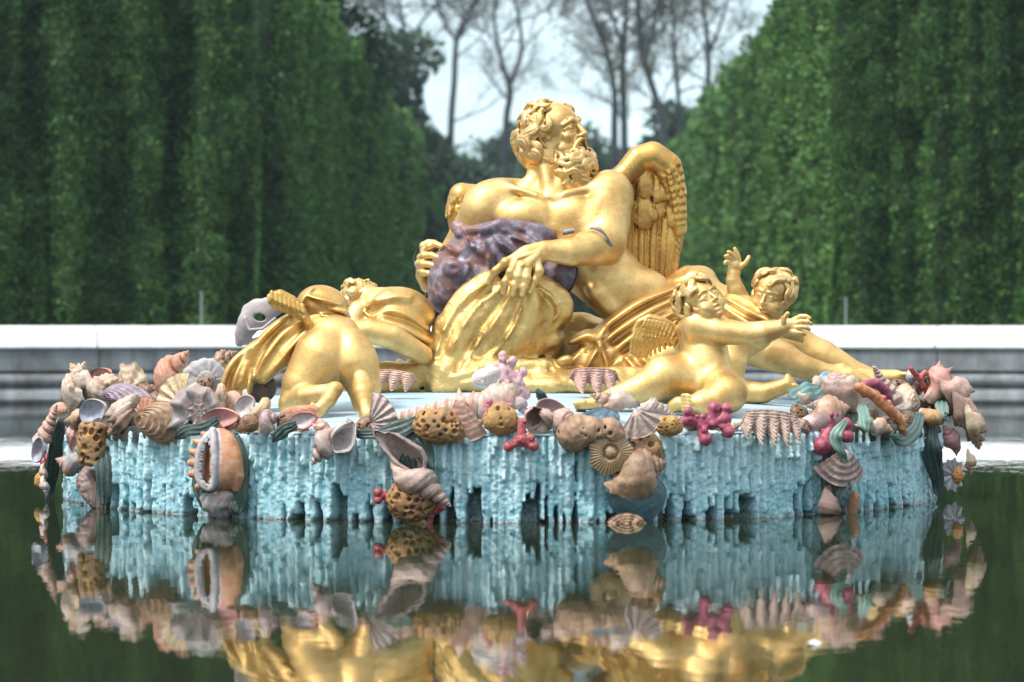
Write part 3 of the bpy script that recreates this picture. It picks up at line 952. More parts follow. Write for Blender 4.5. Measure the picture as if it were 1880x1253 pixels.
    bump(nt, b, n1.outputs['Fac'], 0.3, 0.02)
    n = 96; rad = [0.02, 0.8, 1.6, 2.0, 2.3, 2.5, 2.6, RI - 0.035]
    zt = [0.64, 0.625, 0.575, 0.545, 0.515, 0.485, 0.472, 0.455]
    V = [(X0 + r_ * math.sin(2 * PI * i / n), D0 - r_ * math.cos(2 * PI * i / n), z_) for r_, z_ in zip(rad, zt) for i in range(n)]
    mesh_obj('top_surface', V, grid_faces(len(rad), n, False, True), mt, parent=root)


def top_z(x, y):
    r = math.hypot(x - X0, y - D0)
    return float(np.interp(r, [0, 0.8, 1.6, 2.0, 2.3, 2.5, 2.6, RI], [0.64, 0.625, 0.575, 0.545, 0.515, 0.485, 0.472, 0.455]))
# ================================================================ sculpting helpers, all in photo px + depth px
def RR(r, z=0.0):
    return r / 300.0 * (D0 - z / 300.0) / D0


class Sculpt:
    def __init__(s, x0, y0, x1, y1, z0, z1, h=0.0065):
        c = np.array([W(x, y, z) for x in (x0, x1) for y in (y0, y1) for z in (z0, z1)])
        s.v = Vol(c.min(0), c.max(0), h)

    def t(s, pts, k=8, op='u', flat=None, smooth=0):
        """tube through (x, y, z, r) points"""
        if smooth:
            a = bez([np.array(p, float) for p in pts], smooth)
        else:
            a = [np.array(p, float) for p in pts]
        P = [W(*p[:3]) for p in a]; R = [RR(max(p[3], 0.3), p[2]) for p in a]
        fl = None
        if flat is not None: fl = (np.array([flat[0][0], -flat[0][2], -flat[0][1]], float), flat[1])
        s.v.tube(P, R, RR(k), op, fl)

    def e(s, c, r, ang=0, k=8, op='u', yaw=0, pitch=0):
        """ellipsoid: ang turns it in the picture plane (deg, clockwise as seen), yaw about the vertical, pitch about its long axis"""
        a = math.radians(ang); yw = math.radians(yaw); pt = math.radians(pitch)
        u = np.array([math.cos(a), 0, -math.sin(a)]); w = np.array([math.sin(a), 0, math.cos(a)]); f = np.array([0, -1.0, 0])
        u, f = u * math.cos(yw) + f * math.sin(yw), f * math.cos(yw) - u * math.sin(yw)
        w, f = w * math.cos(pt) + f * math.sin(pt), f * math.cos(pt) - w * math.sin(pt)
        s.v.ell(W(*c), [RR(q, c[2]) for q in r], np.array([u, w, f]), RR(k), op)

    def folds(s, lines, r=4.0, k=4, op='u', n=14, deep=4.0, wide=1.0):
        """ridges (or creases) of cloth: each runs through its points and is drawn out backwards so that it stays joined to what it lies on"""
        for ln in lines:
            rr = r
            if isinstance(ln[-1], (int, float)): rr = ln[-1]; ln = ln[:-1]
            a = bez([np.array(p, float) for p in ln], n)
            rr = rr * wide
            prof = [rr * (0.35 + 0.65 * math.sin(PI * (0.08 + 0.84 * i / (n - 1)))) for i in range(n)]
            dp = deep if op == 'u' else 1.0
            s.v.tube([W(p[0], p[1], p[2] - q * (dp - 1)) for p, q in zip(a, prof)], [RR(q) for q in prof], RR(k), op, ((0, -1, 0), dp) if dp > 1 else None)

    def mesh(s, blur=0):
        if blur: s.v.blur(blur)
        return s.v.mesh()


def head(s, c, H, fwd, up, kind='child', mouth=0.0):
    """c = head centre (px,py,z); H = head height in px; fwd/up in (right, up, toward viewer) directions"""
    def vv(a): a = np.array([a[0], -a[2], a[1]], float); return a / np.linalg.norm(a)
    f = vv(fwd); u = vv(up); u = u - f * (u @ f); u /= np.linalg.norm(u); l = np.cross(u, f)
    O = W(*c); S = RR(H, c[2])
    def P(a, b, cc): return O + S * (a * l + b * f + cc * u)
    R = np.array([l, f, u])
    v = s.v
    def E(p, r, k=0.05, op='u', R_=None): v.ell(P(*p), [q * S for q in r], R if R_ is None else R_, k * S * KF, op)
    def T(pts, r, k=0.03, op='u'): v.tube([P(*p) for p in pts], [q * S for q in (r if hasattr(r, '__len__') else [r] * len(pts))], k * S * KF, op)
    KF = 0.6
    if kind == 'old':
        E((0, -.05, .14), (.335, .43, .35)); E((0, .13, -.16), (.245, .26, .34), .1)
        T([(-.2, .12, -.3), (0, .3, -.38), (.2, .12, -.3)], .1, .08)
        T([(-.24, .26, .06), (-.12, .375, .115), (0, .385, .075), (.12, .375, .115), (.24, .26, .06)], [.03, .052, .042, .052, .03], .04)
        for q in (-1, 1):
            E((q * .135, .41, -.005), (.095, .11, .065), .06, 's')
            E((q * .135, .29, -.012), (.062, .062, .055), .01)
            T([(q * .225, .26, -.015), (q * .14, .362, .036), (q * .06, .335, .0)], .025, .012)
            T([(q * .17, .345, -.012), (q * .12, .352, -.012)], .022, .008)
            T([(q * .205, .27, -.045), (q * .14, .345, -.062), (q * .07, .335, -.03)], .018, .012)
            E((q * .17, .25, -.13), (.09, .09, .08), .06)
            T([(q * .335, .0, .06), (q * .355, -.05, .08), (q * .36, -.06, 0), (q * .335, .0, -.1)], [.03, .035, .03, .03], .02)
            E((q * .052, .42, -.165), (.042, .055, .035), .02)
            E((q * .035, .455, -.20), (.018, .03, .015), .01, 's')
            T([(q * .1, .37, -.14), (q * .17, .29, -.25)], [.012, .02], .02, 's')
            T([(q * .22, .33, .15), (q * .05, .41, .17)], .012, .02)
        T([(0, .37, .05), (0, .44, -.06), (0, .485, -.15)], [.042, .045, .056], .03)
        T([(0, .38, .19), (0, .41, .27)], .01, .02)
        T([(-.1, .335, -.245), (-.03, .385, -.235), (.03, .385, -.235), (.1, .335, -.245)], .028, .02)
        T([(-.09, .33, -.345), (0, .375, -.36), (.09, .33, -.345)], .032, .02)
        E((0, .40, -.29), (.075, .09, .035 + mouth), .02, 's')
    else:
        E((0, -.06, .12), (.375, .44, .37)); E((0, .12, -.16), (.30, .27, .31), .12)
        for q in (-1, 1):
            E((q * .175, .23, -.17), (.14, .13, .13), .08)
            E((q * .15, .43, .02), (.095, .085, .06), .06, 's')
            E((q * .15, .30, .0), (.068, .066, .055), .012)
            T([(q * .235, .27, .0), (q * .155, .365, .045), (q * .07, .34, .01)], .02, .015)
            T([(q * .225, .27, -.02), (q * .155, .352, -.045), (q * .08, .34, -.01)], .015, .015)
            E((q * .045, .415, -.12), (.035, .04, .03), .02)
            E((q * .02, .45, -.145), (.012, .02, .01), .01, 's')
            T([(q * .375, .0, .05), (q * .40, -.05, .07), (q * .395, -.05, -.03), (q * .36, .0, -.1)], .032, .02)
            T([(q * .24, .30, .11), (q * .15, .37, .145), (q * .05, .38, .12)], .022, .03)
        T([(0, .375, .04), (0, .42, -.05), (0, .455, -.105)], [.03, .035, .042], .03)
        T([(-.085, .345, -.235), (-.03, .405, -.215), (0, .395, -.225), (.03, .405, -.215), (.085, .345, -.235)], .027, .015)
        T([(-.065, .34, -.30), (0, .385, -.31), (.065, .34, -.30)], .035, .015)
        T([(-.08, .375, -.26), (0, .43, -.258), (.08, .375, -.26)], .013 + mouth, .012, 's')
        E((0, .31, -.39), (.09, .085, .07), .06)
    return dict(O=O, S=S, l=l, f=f, u=u, P=P, R=R)


def locks(s, hd, starts, cen, rad, flow, L=0.34, th=0.036, wave=0.5, curl=5.0, strands=2, seed=0, lift=0.02, k=0.014, steps=15):
    """wavy locks that run over an ellipsoid (head or beard) and end in a curl; flow(p) gives the running direction"""
    rg = random.Random(seed); v = s.v; S = hd['S']
    B = [hd['l'], hd['f'], hd['u']]
    cen = np.array(cen, float); rad = np.array(rad, float)
    for d in starts:
        d = np.array(d, float)
        Lk = L * rg.uniform(.75, 1.25); ph = rg.uniform(0, 6.28); sg = rg.choice([-1, 1]); wv = wave * rg.uniform(.7, 1.3)
        fr = rg.uniform(0.9, 1.3); tk = th * rg.uniform(.85, 1.15); lf = lift + rg.uniform(-.025, .045)
        P = []; Nn = []; SD = []
        p = cen + d * rad
        for i in range(steps):
            u = i / (steps - 1)
            q = (p - cen) / rad; q /= np.linalg.norm(q)
            n = q / rad; n /= np.linalg.norm(n)
            t = np.array(flow(p), float); t -= n * (t @ n); t /= np.linalg.norm(t) + 1e-6
            b = np.cross(n, t)
            a = wv * math.sin(6.28 * fr * u + ph)
            if u > .5: a += sg * curl * ((u - .5) / .5) ** 1.3
            h = t * math.cos(a) + b * math.sin(a)
            P.append(cen + q * rad + n * (lf + 0.035 * math.sin(PI * u))); Nn.append(n); SD.append(np.cross(n, h))
            sp = Lk / steps * (1.0 if u < .5 else (1.25 - .6 * (u - .5) / .5))
            p = cen + q * rad + h * sp
        for j in range(strands):
            o = (j - (strands - 1) / 2)
            path = []; rr = []
            for i in range(steps):
                u = i / (steps - 1); w = math.sin(PI * (.15 + .75 * u))
                c = P[i] + SD[i] * o * tk * 1.5 * w - Nn[i] * abs(o) * tk * .35
                path.append(hd['O'] + S * (B[0] * c[0] + B[1] * c[1] + B[2] * c[2]))
                rr.append(S * tk * (.55 + .55 * w) * (.92 if j % 2 else 1))
            v.tube(path, rr, k * S)


def scatter_dirs(n, seed, region, gap):
    rg = random.Random(seed); out = []; tries = 0
    while len(out) < n and tries < 4000:
        tries += 1
        d = np.array([rg.gauss(0, 1) for _ in range(3)]); d /= np.linalg.norm(d)
        if region(*d) and all(np.linalg.norm(d - q) > gap for q in out): out.append(d)
    return out


def feather_fan(s, root_pts, tips, r, flat_dir, fl=0.3, k=1.0, z_step=0.0):
    for i, (a, b) in enumerate(zip(root_pts, tips)):
        a = list(a); b = list(b)
        a[2] += z_step * i; b[2] += z_step * i
        m = [(a[j] * .45 + b[j] * .55) for j in range(3)]
        s.t([(*a, r * .7), (*m, r), (*b, r * .72)], k=k, flat=(flat_dir, fl))


def hand(s, wrist, palm, fingers, pr=9, fr=4.2, k=3, flat=None, nails=False):
    """wrist (x,y,z,r), palm centre points list, fingers: list of polylines (x,y,z), radii taper"""
    s.t([wrist] + [(*p, pr * q) for p, q in palm], k=6, flat=flat)
    for i, f in enumerate(fingers):
        sc = 1.0
        if isinstance(f[0], (int, float)): sc = f[0]; f = f[1]
        n = len(f)
        s.t([(*p, fr * sc * (1.15 - 0.38 * j / (n - 1))) for j, p in enumerate(f)], k=1.6)
        for j in range(1, n - 1):
            s.e(f[j], [fr * sc * 1.12] * 3, k=2)
def build_saturn(G):
    root = empty('winged_statue', W(1010, 716, 60), 'large gilded statue of a bearded winged old man reclining and gripping a purple sack', 'statue')
    # ------------------------------------------------ body
    s = Sculpt(755, 182, 1695, 728, -100, 205, 0.0060)
    # torso
    s.e((1010, 418, 8), (112, 78, 62), ang=8, k=10)
    s.t([(1020, 420, 5, 74), (1085, 480, 10, 66), (1150, 545, 22, 58), (1215, 585, 15, 56)], k=20)
    s.e((1075, 345, -6), (70, 26, 34), ang=-6, k=20)       # trapezius right
    s.e((950, 350, -6), (52, 22, 32), ang=6, k=18)
    # pectorals
    s.e((966, 398, 50), (56, 34, 32), ang=-4, k=11)
    s.e((1062, 396, 52), (54, 36, 32), ang=4, k=11)
    s.t([(1011, 376, 82, 4), (1013, 420, 90, 4.5), (1022, 470, 90, 4)], k=14, op='s')
    s.folds([[(968, 433, 78), (1000, 436, 86), (1012, 430, 86)], [(1020, 432, 86), (1050, 438, 88), (1085, 428, 80)]], r=4, k=12, op='s')
    # ribs / abdomen
    for i, (x, y) in enumerate(((1092, 478), (1104, 500), (1118, 520))):
        s.t([(x - 4, y - 6, 70, 7), (x + 26, y - 12, 62, 8), (x + 48, y - 6, 44, 6)], k=8)
    s.e((1098, 540, 66), (24, 15, 16), ang=35, k=12)
    s.e((1122, 566, 66), (26, 15, 16), ang=35, k=12)
    s.e((1150, 520, 58), (36, 18, 18), ang=30, k=12)
    s.folds([[(1124, 532, 90), (1140, 524, 90), (1156, 514, 84)], [(1082, 560, 86), (1104, 556, 90), (1130, 545, 90)]], r=3, k=10, op='s')
    s.e((1133, 556, 88), (4, 5, 5), ang=30, k=5, op='s')
    s.e((1185, 520, 25), (44, 26, 40), ang=14, k=16)
    # collar bones and notch
    s.t([(1014, 369, 60, 5), (1040, 356, 62, 7), (1075, 348, 52, 8), (1108, 338, 30, 9)], k=9)
    s.t([(1004, 370, 60, 5), (985, 360, 60, 7), (955, 350, 52, 7), (925, 342, 30, 8)], k=9)
    s.e((1009, 366, 68), (6, 6, 7), k=10, op='s')
    # neck: raised and turned, strong tendons
    s.t([(1018, 365, 6, 43), (1016, 330, 4, 34), (1015, 290, 2, 33), (1020, 262, 2, 33)], k=16)
    s.t([(994, 270, 20, 11), (998, 300, 29, 11), (1005, 335, 44, 10), (1010, 364, 54, 7)], k=14)
    s.t([(984, 300, 4, 14), (980, 325, 12, 14), (966, 348, 20, 12)], k=14)
    s.t([(1040, 310, 24, 9), (1028, 340, 40, 9), (1015, 364, 54, 6)], k=14)
    # near shoulder + left-hand arm (viewer's right), crossing over the sack
    s.e((1118, 362, 24), (44, 50, 44), ang=10, k=14)
    s.t([(1115, 365, 28, 43), (1116, 405, 48, 42), (1112, 440, 74, 38)], k=14)
    s.e((1098, 400, 66), (20, 40, 20), ang=5, k=14)        # biceps
    s.t([(1112, 448, 78, 35), (1085, 456, 112, 33), (1045, 463, 140, 26), (1000, 461, 152, 18)], k=10)
    s.e((1078, 447, 124), (34, 19, 18), ang=-10, k=10)
    s.e((1118, 466, 84), (17, 17, 18), k=8)                # elbow
    s.t([(1052, 478, 148, 9), (1020, 474, 158, 7), (998, 470, 162, 6)], k=7)
    s.e((1080, 420, 50), (30, 40, 40), k=14)
    # hand laid over the cloth
    s.t([(1000, 461, 152, 17), (984, 462, 156, 17), (966, 470, 162, 17)], k=6, flat=((0.0, 0.4, 1), 0.75))
    s.t([(966, 464, 160, 12), (948, 474, 166, 11)], k=7); s.t([(976, 476, 164, 14), (962, 486, 170, 12)], k=7); s.t([(990, 468, 158, 11), (982, 484, 166, 11)], k=7)
    for f in ([(950, 471, 168), (928, 482, 174), (910, 498, 174), (897, 519, 170)],
              [(948, 480, 174), (938, 500, 184), (928, 518, 184), (924, 537, 178)],
              [(957, 487, 178), (951, 508, 188), (944, 524, 188), (941, 540, 182)],
              [(969, 489, 176), (966, 510, 186), (961, 526, 186), (958, 540, 180)],
              [(985, 478, 168), (990, 498, 174), (981, 516, 174), (973, 534, 170)]):
        s.t([(*p, q) for p, q in zip(f, (8.6, 8.2, 7.4, 6.2))], k=3)
        s.e((f[1][0], f[1][1], f[1][2] + 2), (9.3, 9.3, 8.5), k=3)
        s.e((f[2][0], f[2][1], f[2][2] + 1.5), (8.2, 8.2, 7.5), k=3)
    for a, b in (((990, 462, 170), (952, 474, 180)), ((988, 466, 172), (958, 488, 186)), ((990, 468, 172), (968, 488, 184))):
        s.t([(*a, 2.5), (*b, 3.2)], k=4)
    # far shoulder and arm (viewer's left), hand clutching the sack's edge
    s.e((905, 372, 14), (50, 43, 44), ang=-14, k=16)
    s.e((884, 392, 18), (30, 34, 34), ang=-40, k=14)
    s.t([(888, 385, 14, 40), (850, 450, -10, 34), (812, 505, -18, 29)], k=14)
    s.t([(812, 505, -18, 28), (790, 520, 10, 20), (778, 506, 30, 15)], k=10)
    s.t([(778, 506, 30, 14), (776, 488, 40, 15), (782, 468, 42, 12)], k=6, flat=((1, 0, .6), 0.7))
    for f in ([(782, 462, 44), (790, 453, 58), (800, 449, 66), (811, 453, 72)],
              [(772, 473, 46), (780, 470, 62), (793, 469, 72), (806, 474, 77)],
              [(768, 485, 46), (776, 485, 64), (788, 486, 74), (801, 489, 79)],
              [(771, 498, 44), (777, 500, 60), (786, 502, 70), (797, 504, 75)],
              [(778, 462, 36), (778, 452, 34), (786, 446, 34), (798, 446, 40)]):
        s.t([(*p, q) for p, q in zip(f, (7.4, 7.2, 6.6, 5.6))], k=2)
        s.e((f[1][0], f[1][1], f[1][2] + 1), (8.2, 8.0, 7.8), k=2)
    # legs stretching to the right
    s.t([(1215, 590, 10, 54), (1300, 606, 40, 47), (1352, 628, 50, 38)], k=16)
    s.t([(1352, 628, 50, 37), (1410, 650, 70, 31), (1480, 676, 80, 22), (1530, 688, 84, 16)], k=10)
    s.e((1425, 646, 70), (46, 22, 26), ang=18, k=10)
    s.t([(1530, 688, 84, 16), (1560, 690, 88, 17), (1585, 700, 90, 13)], k=8)
    s.e((1545, 676, 84), (12, 9, 10), k=6)
    for i, (dx, dy) in enumerate(((0, 0), (4, -4), (7, -8), (9, -12), (10, -16))):
        s.t([(1572 + dx * .6, 698 + dy, 96 - i * 8, 6), (1596 + dx, 702 + dy, 98 - i * 8, 5.2), (1609 + dx, 707 + dy, 96 - i * 8, 4)], k=2)
    s.t([(1230, 575, -40, 50), (1350, 600, -40, 44), (1458, 634, -20, 37)], k=16)
    s.e((1450, 622, -14), (32, 26, 28), ang=20, k=10)
    s.t([(1458, 636, -20, 35), (1510, 655, -10, 31), (1565, 683, 0, 22), (1610, 697, 4, 16)], k=10)
    s.t([(1610, 696, 4, 17), (1645, 693, 6, 14), (1668, 693, 8, 8)], k=6)
    for i in range(5):
        s.t([(1650, 688 + i * 2.4, 14 - i * 5, 5), (1672, 687 + i * 2.8, 16 - i * 5, 4.6), (1684 - i * 2, 690 + i * 3, 14 - i * 5, 3.6)], k=2)
    hd = head(s, (1023, 243, 6), 112, (0.84, 0.22, 0.50), (-0.22, 1, -0.02), 'old', mouth=0.012)
    # brow wrinkles
    V, Q = s.mesh()
    body = mesh_obj('body', V, Q, G['skin'], parent=root)
    # ------------------------------------------------ hair and beard
    h = Sculpt(925, 180, 1115, 372, -75, 115, 0.0056)
    cen, rad = (0, -.06, .12), (.355, .45, .37)
    def E2(p, r, k=.05): h.v.ell(hd['P'](*p), [hd['S'] * q for q in r], hd['R'], k * hd['S'])
    E2((0, -.20, .0), (.36, .34, .40)); E2((0, -.26, -.25), (.30, .22, .30), .08)
    def reg(l, f, u):
        return (f < 0.34 and u < (0.84 if f > -.1 else .95) and abs(l) > 0.28 and u > -.45 and not (f > .12 and u < .25)) or (f < -0.15 and u > -.9)
    def flow(p): return (np.sign(p[0]) * .05, -.75 + .3 * (p[2] < 0), -.8)
    locks(h, hd, scatter_dirs(80, 3, reg, .21), cen, rad, flow, L=.38, th=.031, wave=1.3, curl=4.8, seed=5, lift=.07, strands=2, k=.006)
    locks(h, hd, [(-.55, .12, .85), (-.3, .05, .95), (.3, .05, .95), (.55, .12, .85), (0, -.15, 1), (-.75, .2, .6), (.75, .2, .6)], cen, rad, flow, L=.34, th=.030, wave=1.3, curl=5.0, seed=55, lift=.035, strands=2, k=.006)
    def reg3(l, f, u): return f < 0.1 and -0.8 < u < 0.5
    locks(h, hd, scatter_dirs(58, 9, reg3, .25), (0, -.22, -.08), (.42, .48, .52), lambda p: (0, -.2, -1), L=.44, th=.034, wave=1.3, curl=5.4, seed=6, lift=.04, strands=3, k=.006)
    # temple locks in front of the ear
    locks(h, hd, [(-.95, .02, .3), (.95, .02, .3), (-.8, -.1, .6), (.8, -.1, .6)], cen, rad, lambda p: (0, .1, -1), L=.36, th=.032, wave=.9, curl=4.6, seed=8, lift=.03, strands=2, k=.006)
    # beard
    P = hd['P']; S = hd['S']; l, f_, u_ = hd['l'], hd['f'], hd['u']
    bc, br = (0, .12, -.58), (.29, .29, .50)
    E2(bc, (.27, .26, .44)); E2((0, .05, -.36), (.30, .26, .2)); E2((0, .06, -.24), (.27, .18, .14))
    def regb(l, f, u): return f > -.35 and -.98 < u < .42 and not (f > .75 and u > .36)
    def flowb(p): return (p[0] * .8, 0, -1)
    locks(h, hd, scatter_dirs(100, 14, regb, .20), bc, br, flowb, L=.46, th=.027, wave=1.5, curl=5.4, seed=15, lift=.05, strands=2, k=.006)
    locks(h, hd, [(-.5, .3, -.8), (0, .5, -.85), (.45, .4, -.8), (-.2, .7, -.7), (.2, .2, -.95)], bc, (.26, .28, .46), flowb, L=.42, th=.036, wave=.5, curl=4.8, seed=17, lift=.06, k=.006)
    # moustache
    for sg in (-1, 1):
        for q in range(3):
            path = [P(sg * (.01 + .01 * q), .455 - .02 * q, -.205 - .01 * q), P(sg * (.07 + .02 * q), .43 - .02 * q, -.225 - .015 * q), P(sg * (.15 + .02 * q), .36 - .01 * q, -.29 - .03 * q), P(sg * (.19 + .02 * q), .31, -.38 - .03 * q), P(sg * (.16 + .04 * q), .31, -.43 - .03 * q)]
            h.v.tube(bez(path, 10), [S * r_ for r_ in lerp_list([.022, .034, .036, .03, .02], 10)], .012 * S)
    V, Q = h.mesh()
    mesh_obj('hair_and_beard', V, Q, G['curl'], parent=root)
    # ------------------------------------------------ big wing on the viewer's right
    w = Sculpt(1120, 245, 1275, 560, -150, 20, 0.0062)
    fd = (0.25, 0.1, 1)
    w.t([(1115, 345, -20, 20), (1150, 318, -30, 22), (1172, 292, -34, 24), (1198, 286, -38, 26), (1226, 306, -44, 26), (1240, 350, -50, 20), (1246, 400, -54, 14)], k=10)
    rg = random.Random(2)
    # backing plate so that no light shows between the feathers
    w.e((1204, 420, -72), (54, 100, 9), ang=4, k=4)
    # long primaries
    xs = [1163, 1186, 1209, 1229, 1244]
    for i, x in enumerate(xs):
        w.t([(x, 392, -62 + i * 2, 13), (x - i * 1.6, 450, -60 + i * 2, 14), (x - i * 3.0, 532 - i * 4, -58 + i * 2, 11)], k=0.8, flat=(fd, 0.36))
        w.t([(x, 396, -55 + i * 2, 1.8), (x - i * 3.0, 524, -52 + i * 2, 1.5)], k=1.5)
        for q in range(11):
            y = 402 + q * 11
            xx = x - i * 3.0 * (y - 392) / 140
            w.t([(xx, y, -54 + i * 2, 1), (xx + 9, y + 11, -57 + i * 2, .9)], k=1.2)
            w.t([(xx, y, -54 + i * 2, 1), (xx - 9, y + 11, -57 + i * 2, .9)], k=1.2)
    # rounded coverts, lower row over upper row
    cov = [(1162, 350, 402, 13, -52), (1185, 340, 426, 19, -44), (1213, 348, 406, 15, -50), (1236, 340, 422, 14, -46), (1252, 350, 422, 9, -48),
           (1160, 322, 362, 12, -44), (1186, 305, 368, 17, -34), (1209, 318, 376, 13, -40), (1226, 320, 372, 12, -40), (1241, 326, 374, 10, -40),
           (1172, 376, 414, 11, -42), (1200, 372, 410, 10, -42)]
    for i, (x, ya, yb, r, z) in enumerate(cov):
        w.t([(x, ya, z - 5, r * .75), (x, ya * .4 + yb * .6, z, r), (x, yb - r, z + 1, r * .85)], k=0.6, flat=(fd, 0.38))
        w.t([(x, ya, z + 3, 1.8), (x, yb - r * .4, z + 5, 1.4)], k=1.5)
        for q in range(4):
            y = ya + (yb - ya) * (q + .5) / 5.0
            for sg in (-1, 1):
                w.t([(x, y, z + 4.2, 1), (x + sg * r * .8, y + 9, z + 1.4, .9)], k=1.2)
    # scale-like small feathers on the leading edge
    Lp = [(1172, 292, -34, 24), (1198, 286, -38, 26), (1226, 306, -44, 26), (1240, 350, -50, 20), (1246, 400, -54, 14), (1248, 420, -54, 12)]
    Cv = bez([np.array(p, float) for p in Lp], 40)
    for j in range(15, 39, 2):
        a = Cv[j]; dx = Cv[min(39, j + 1)][:2] - Cv[j - 1][:2]; dx /= np.linalg.norm(dx); nx = np.array([-dx[1], dx[0]])
        for an in np.arange(-1.2, 1.3, .6) + (.3 if j % 4 else 0):
            an = an + rg.uniform(-.12, .12); q_ = math.sin(an)
            px_, py_ = a[0] + nx[0] * a[3] * q_ * .96, a[1] + nx[1] * a[3] * q_ * .96
            zz = a[2] + a[3] * math.cos(an) * .93
            w.t([(px_, py_, zz - 1.5, 6), (px_ + dx[0] * 13, py_ + dx[1] * 13, zz + .8, 5.2)], k=1, flat=((q_ * nx[0], -q_ * nx[1], math.cos(an)), .4))
    V, Q = w.mesh()
    mesh_obj('wing', V, Q, G['wing'], parent=root)
    # ------------------------------------------------ small wing on the viewer's left
    w = Sculpt(805, 325, 900, 470, -130, 0, 0.0062)
    w.t([(895, 370, -60, 20), (868, 358, -62, 20), (848, 360, -62, 24), (836, 382, -62, 18), (834, 408, -62, 12)], k=10)
    for i, x in enumerate((828, 838, 849, 860, 872)):
        w.t([(x + 2, 372, -60, 7), (x, 400, -56, 7.5), (x + 4, 440, -58, 6)], k=.6, flat=((-.4, 0, 1), .4))
        w.t([(x + 2, 374, -50, 1.4), (x + 3, 432, -52, 1.2)], k=1)
    for i in range(40):
        an = rg.uniform(-1.5, 1.5); t = rg.random()
        x = 850 + 24 * math.sin(an); y = 352 + t * 40
        x = x - t * 8
        z = -62 + 22 * math.cos(an)
        w.t([(x, y, z, 4.2), (x - 1, y + 8, z + 1.5, 3.8)], k=.5, flat=((math.sin(an), 0, math.cos(an)), .45))
    V, Q = w.mesh()
    mesh_obj('wing', V, Q, G['wing'], parent=root)
    # ------------------------------------------------ drapery round the hips and over the thighs
    d = Sculpt(1020, 480, 1440, 735, -120, 220, 0.0066)
    d.t([(1240, 560, 30, 42), (1300, 560, 24, 44), (1360, 590, 18, 40)], k=20)
    d.t([(1105, 650, 80, 26), (1160, 610, 78, 28), (1220, 575, 66, 28), (1290, 535, 40, 30)], k=16)
    d.t([(1075, 690, 100, 26), (1140, 680, 100, 30), (1215, 660, 96, 34), (1260, 640, 80, 40)], k=16)
    d.e((1150, 705, 90), (110, 26, 70), k=12)
    d.e((1088, 664, 112), (50, 34, 30), ang=-20, k=14)
    d.t([(1050, 640, -50, 40), (1110, 660, -40, 60), (1180, 660, -20, 60)], k=20)
    d.t([(1240, 520, 0, 18), (1262, 506, 2, 18), (1290, 506, 6, 15), (1308, 520, 12, 12)], k=8)
    d.t([(1232, 524, 20, 14), (1285, 530, 34, 20), (1345, 560, 50, 20), (1400, 596, 50, 14)], k=12)
    d.folds([
        [(1068, 640, 118), (1110, 600, 112), (1170, 558, 102), (1240, 530, 76), 8],
        [(1082, 655, 122), (1130, 610, 118), (1190, 572, 106), (1250, 545, 80), 7],
        [(1100, 668, 120), (1150, 625, 116), (1205, 590, 106), (1245, 570, 92), 8],
        [(1120, 675, 118), (1170, 640, 114), (1215, 610, 106), (1240, 590, 98), 7],
        [(1240, 514, 30), (1270, 504, 34), (1300, 508, 34), 7],
        [(1262, 500, 20), (1285, 496, 20), (1304, 504, 20), (1308, 516, 18), 6],
        [(1300, 516, 36), (1330, 545, 60), (1352, 580, 66), 7],
        [(1320, 525, 30), (1360, 552, 52), (1390, 588, 58), 6],
        [(1332, 530, 20), (1384, 558, 38), (1412, 590, 44), 6],
        [(1048, 628, 128), (1078, 616, 134), (1096, 622, 132), (1110, 606, 122), 9],
        [(1066, 690, 140), (1084, 662, 146), (1100, 636, 142), 5],
        [(1102, 634, 142), (1112, 665, 148), (1118, 698, 148), 5],
        [(1080, 694, 140), (1110, 690, 148), (1150, 700, 148), 10],
        [(1150, 660, 130), (1180, 690, 146), (1230, 700, 140), 9],
        [(1040, 700, 132), (1044, 672, 134), (1062, 650, 130), 6],
        [(1165, 640, 125), (1190, 668, 136), (1240, 676, 130), 7],
    ], r=7, k=7, wide=1.35, deep=5)
    d.folds([
        [(1076, 648, 132), (1120, 606, 126), (1180, 566, 114), (1245, 538, 88), 4],
        [(1092, 664, 134), (1140, 618, 128), (1200, 580, 114), 4],
        [(1112, 674, 130), (1160, 634, 126), (1208, 600, 114), 4],
        [(1090, 676, 150), (1100, 650, 150), 5], [(1132, 690, 152), (1126, 660, 146), (1122, 640, 140), 5],
        [(1310, 530, 60), (1335, 560, 78), 3]], r=4, k=4, op='s')
    V, Q = d.mesh(1)
    mesh_obj('drapery', V, Q, G['cloth'], parent=root)
    # ------------------------------------------------ rock with the cloth thrown over it
    r = Sculpt(660, 490, 1260, 745, -180, 270, 0.0072)
    # plinth of rock
    r.e((1058, 636, -50), (80, 62, 60), k=14)
    r.e((1000, 705, 40), (250, 45, 170), k=10)
    r.v.box(W(905, 690, 50), [RR(110), RR(130), RR(32)], k=0.03, rnd=0.05)
    r.v.box(W(1120, 700, 30), [RR(120), RR(130), RR(26)], k=0.03, rnd=0.05)
    r.v.box(W(735, 695, 50), [RR(62), RR(90), RR(28)], k=0.03, rnd=0.05)
    r.t([(800, 700, 130, 24), (806, 650, 125, 22), (815, 600, 118, 22)], k=14)
    r.e((925, 612, 66), (118, 96, 92), ang=-24, k=14)
    r.e((975, 575, 76), (66, 62, 72), ang=10, k=16)
    r.e((860, 650, 80), (70, 60, 74), k=16)
    r.t([(1020, 540, 70, 26), (1034, 570, 80, 20), (1022, 592, 84, 15)], k=10)
    r.e((1012, 625, 90), (24, 28, 40), k=8)
    rg = random.Random(8)
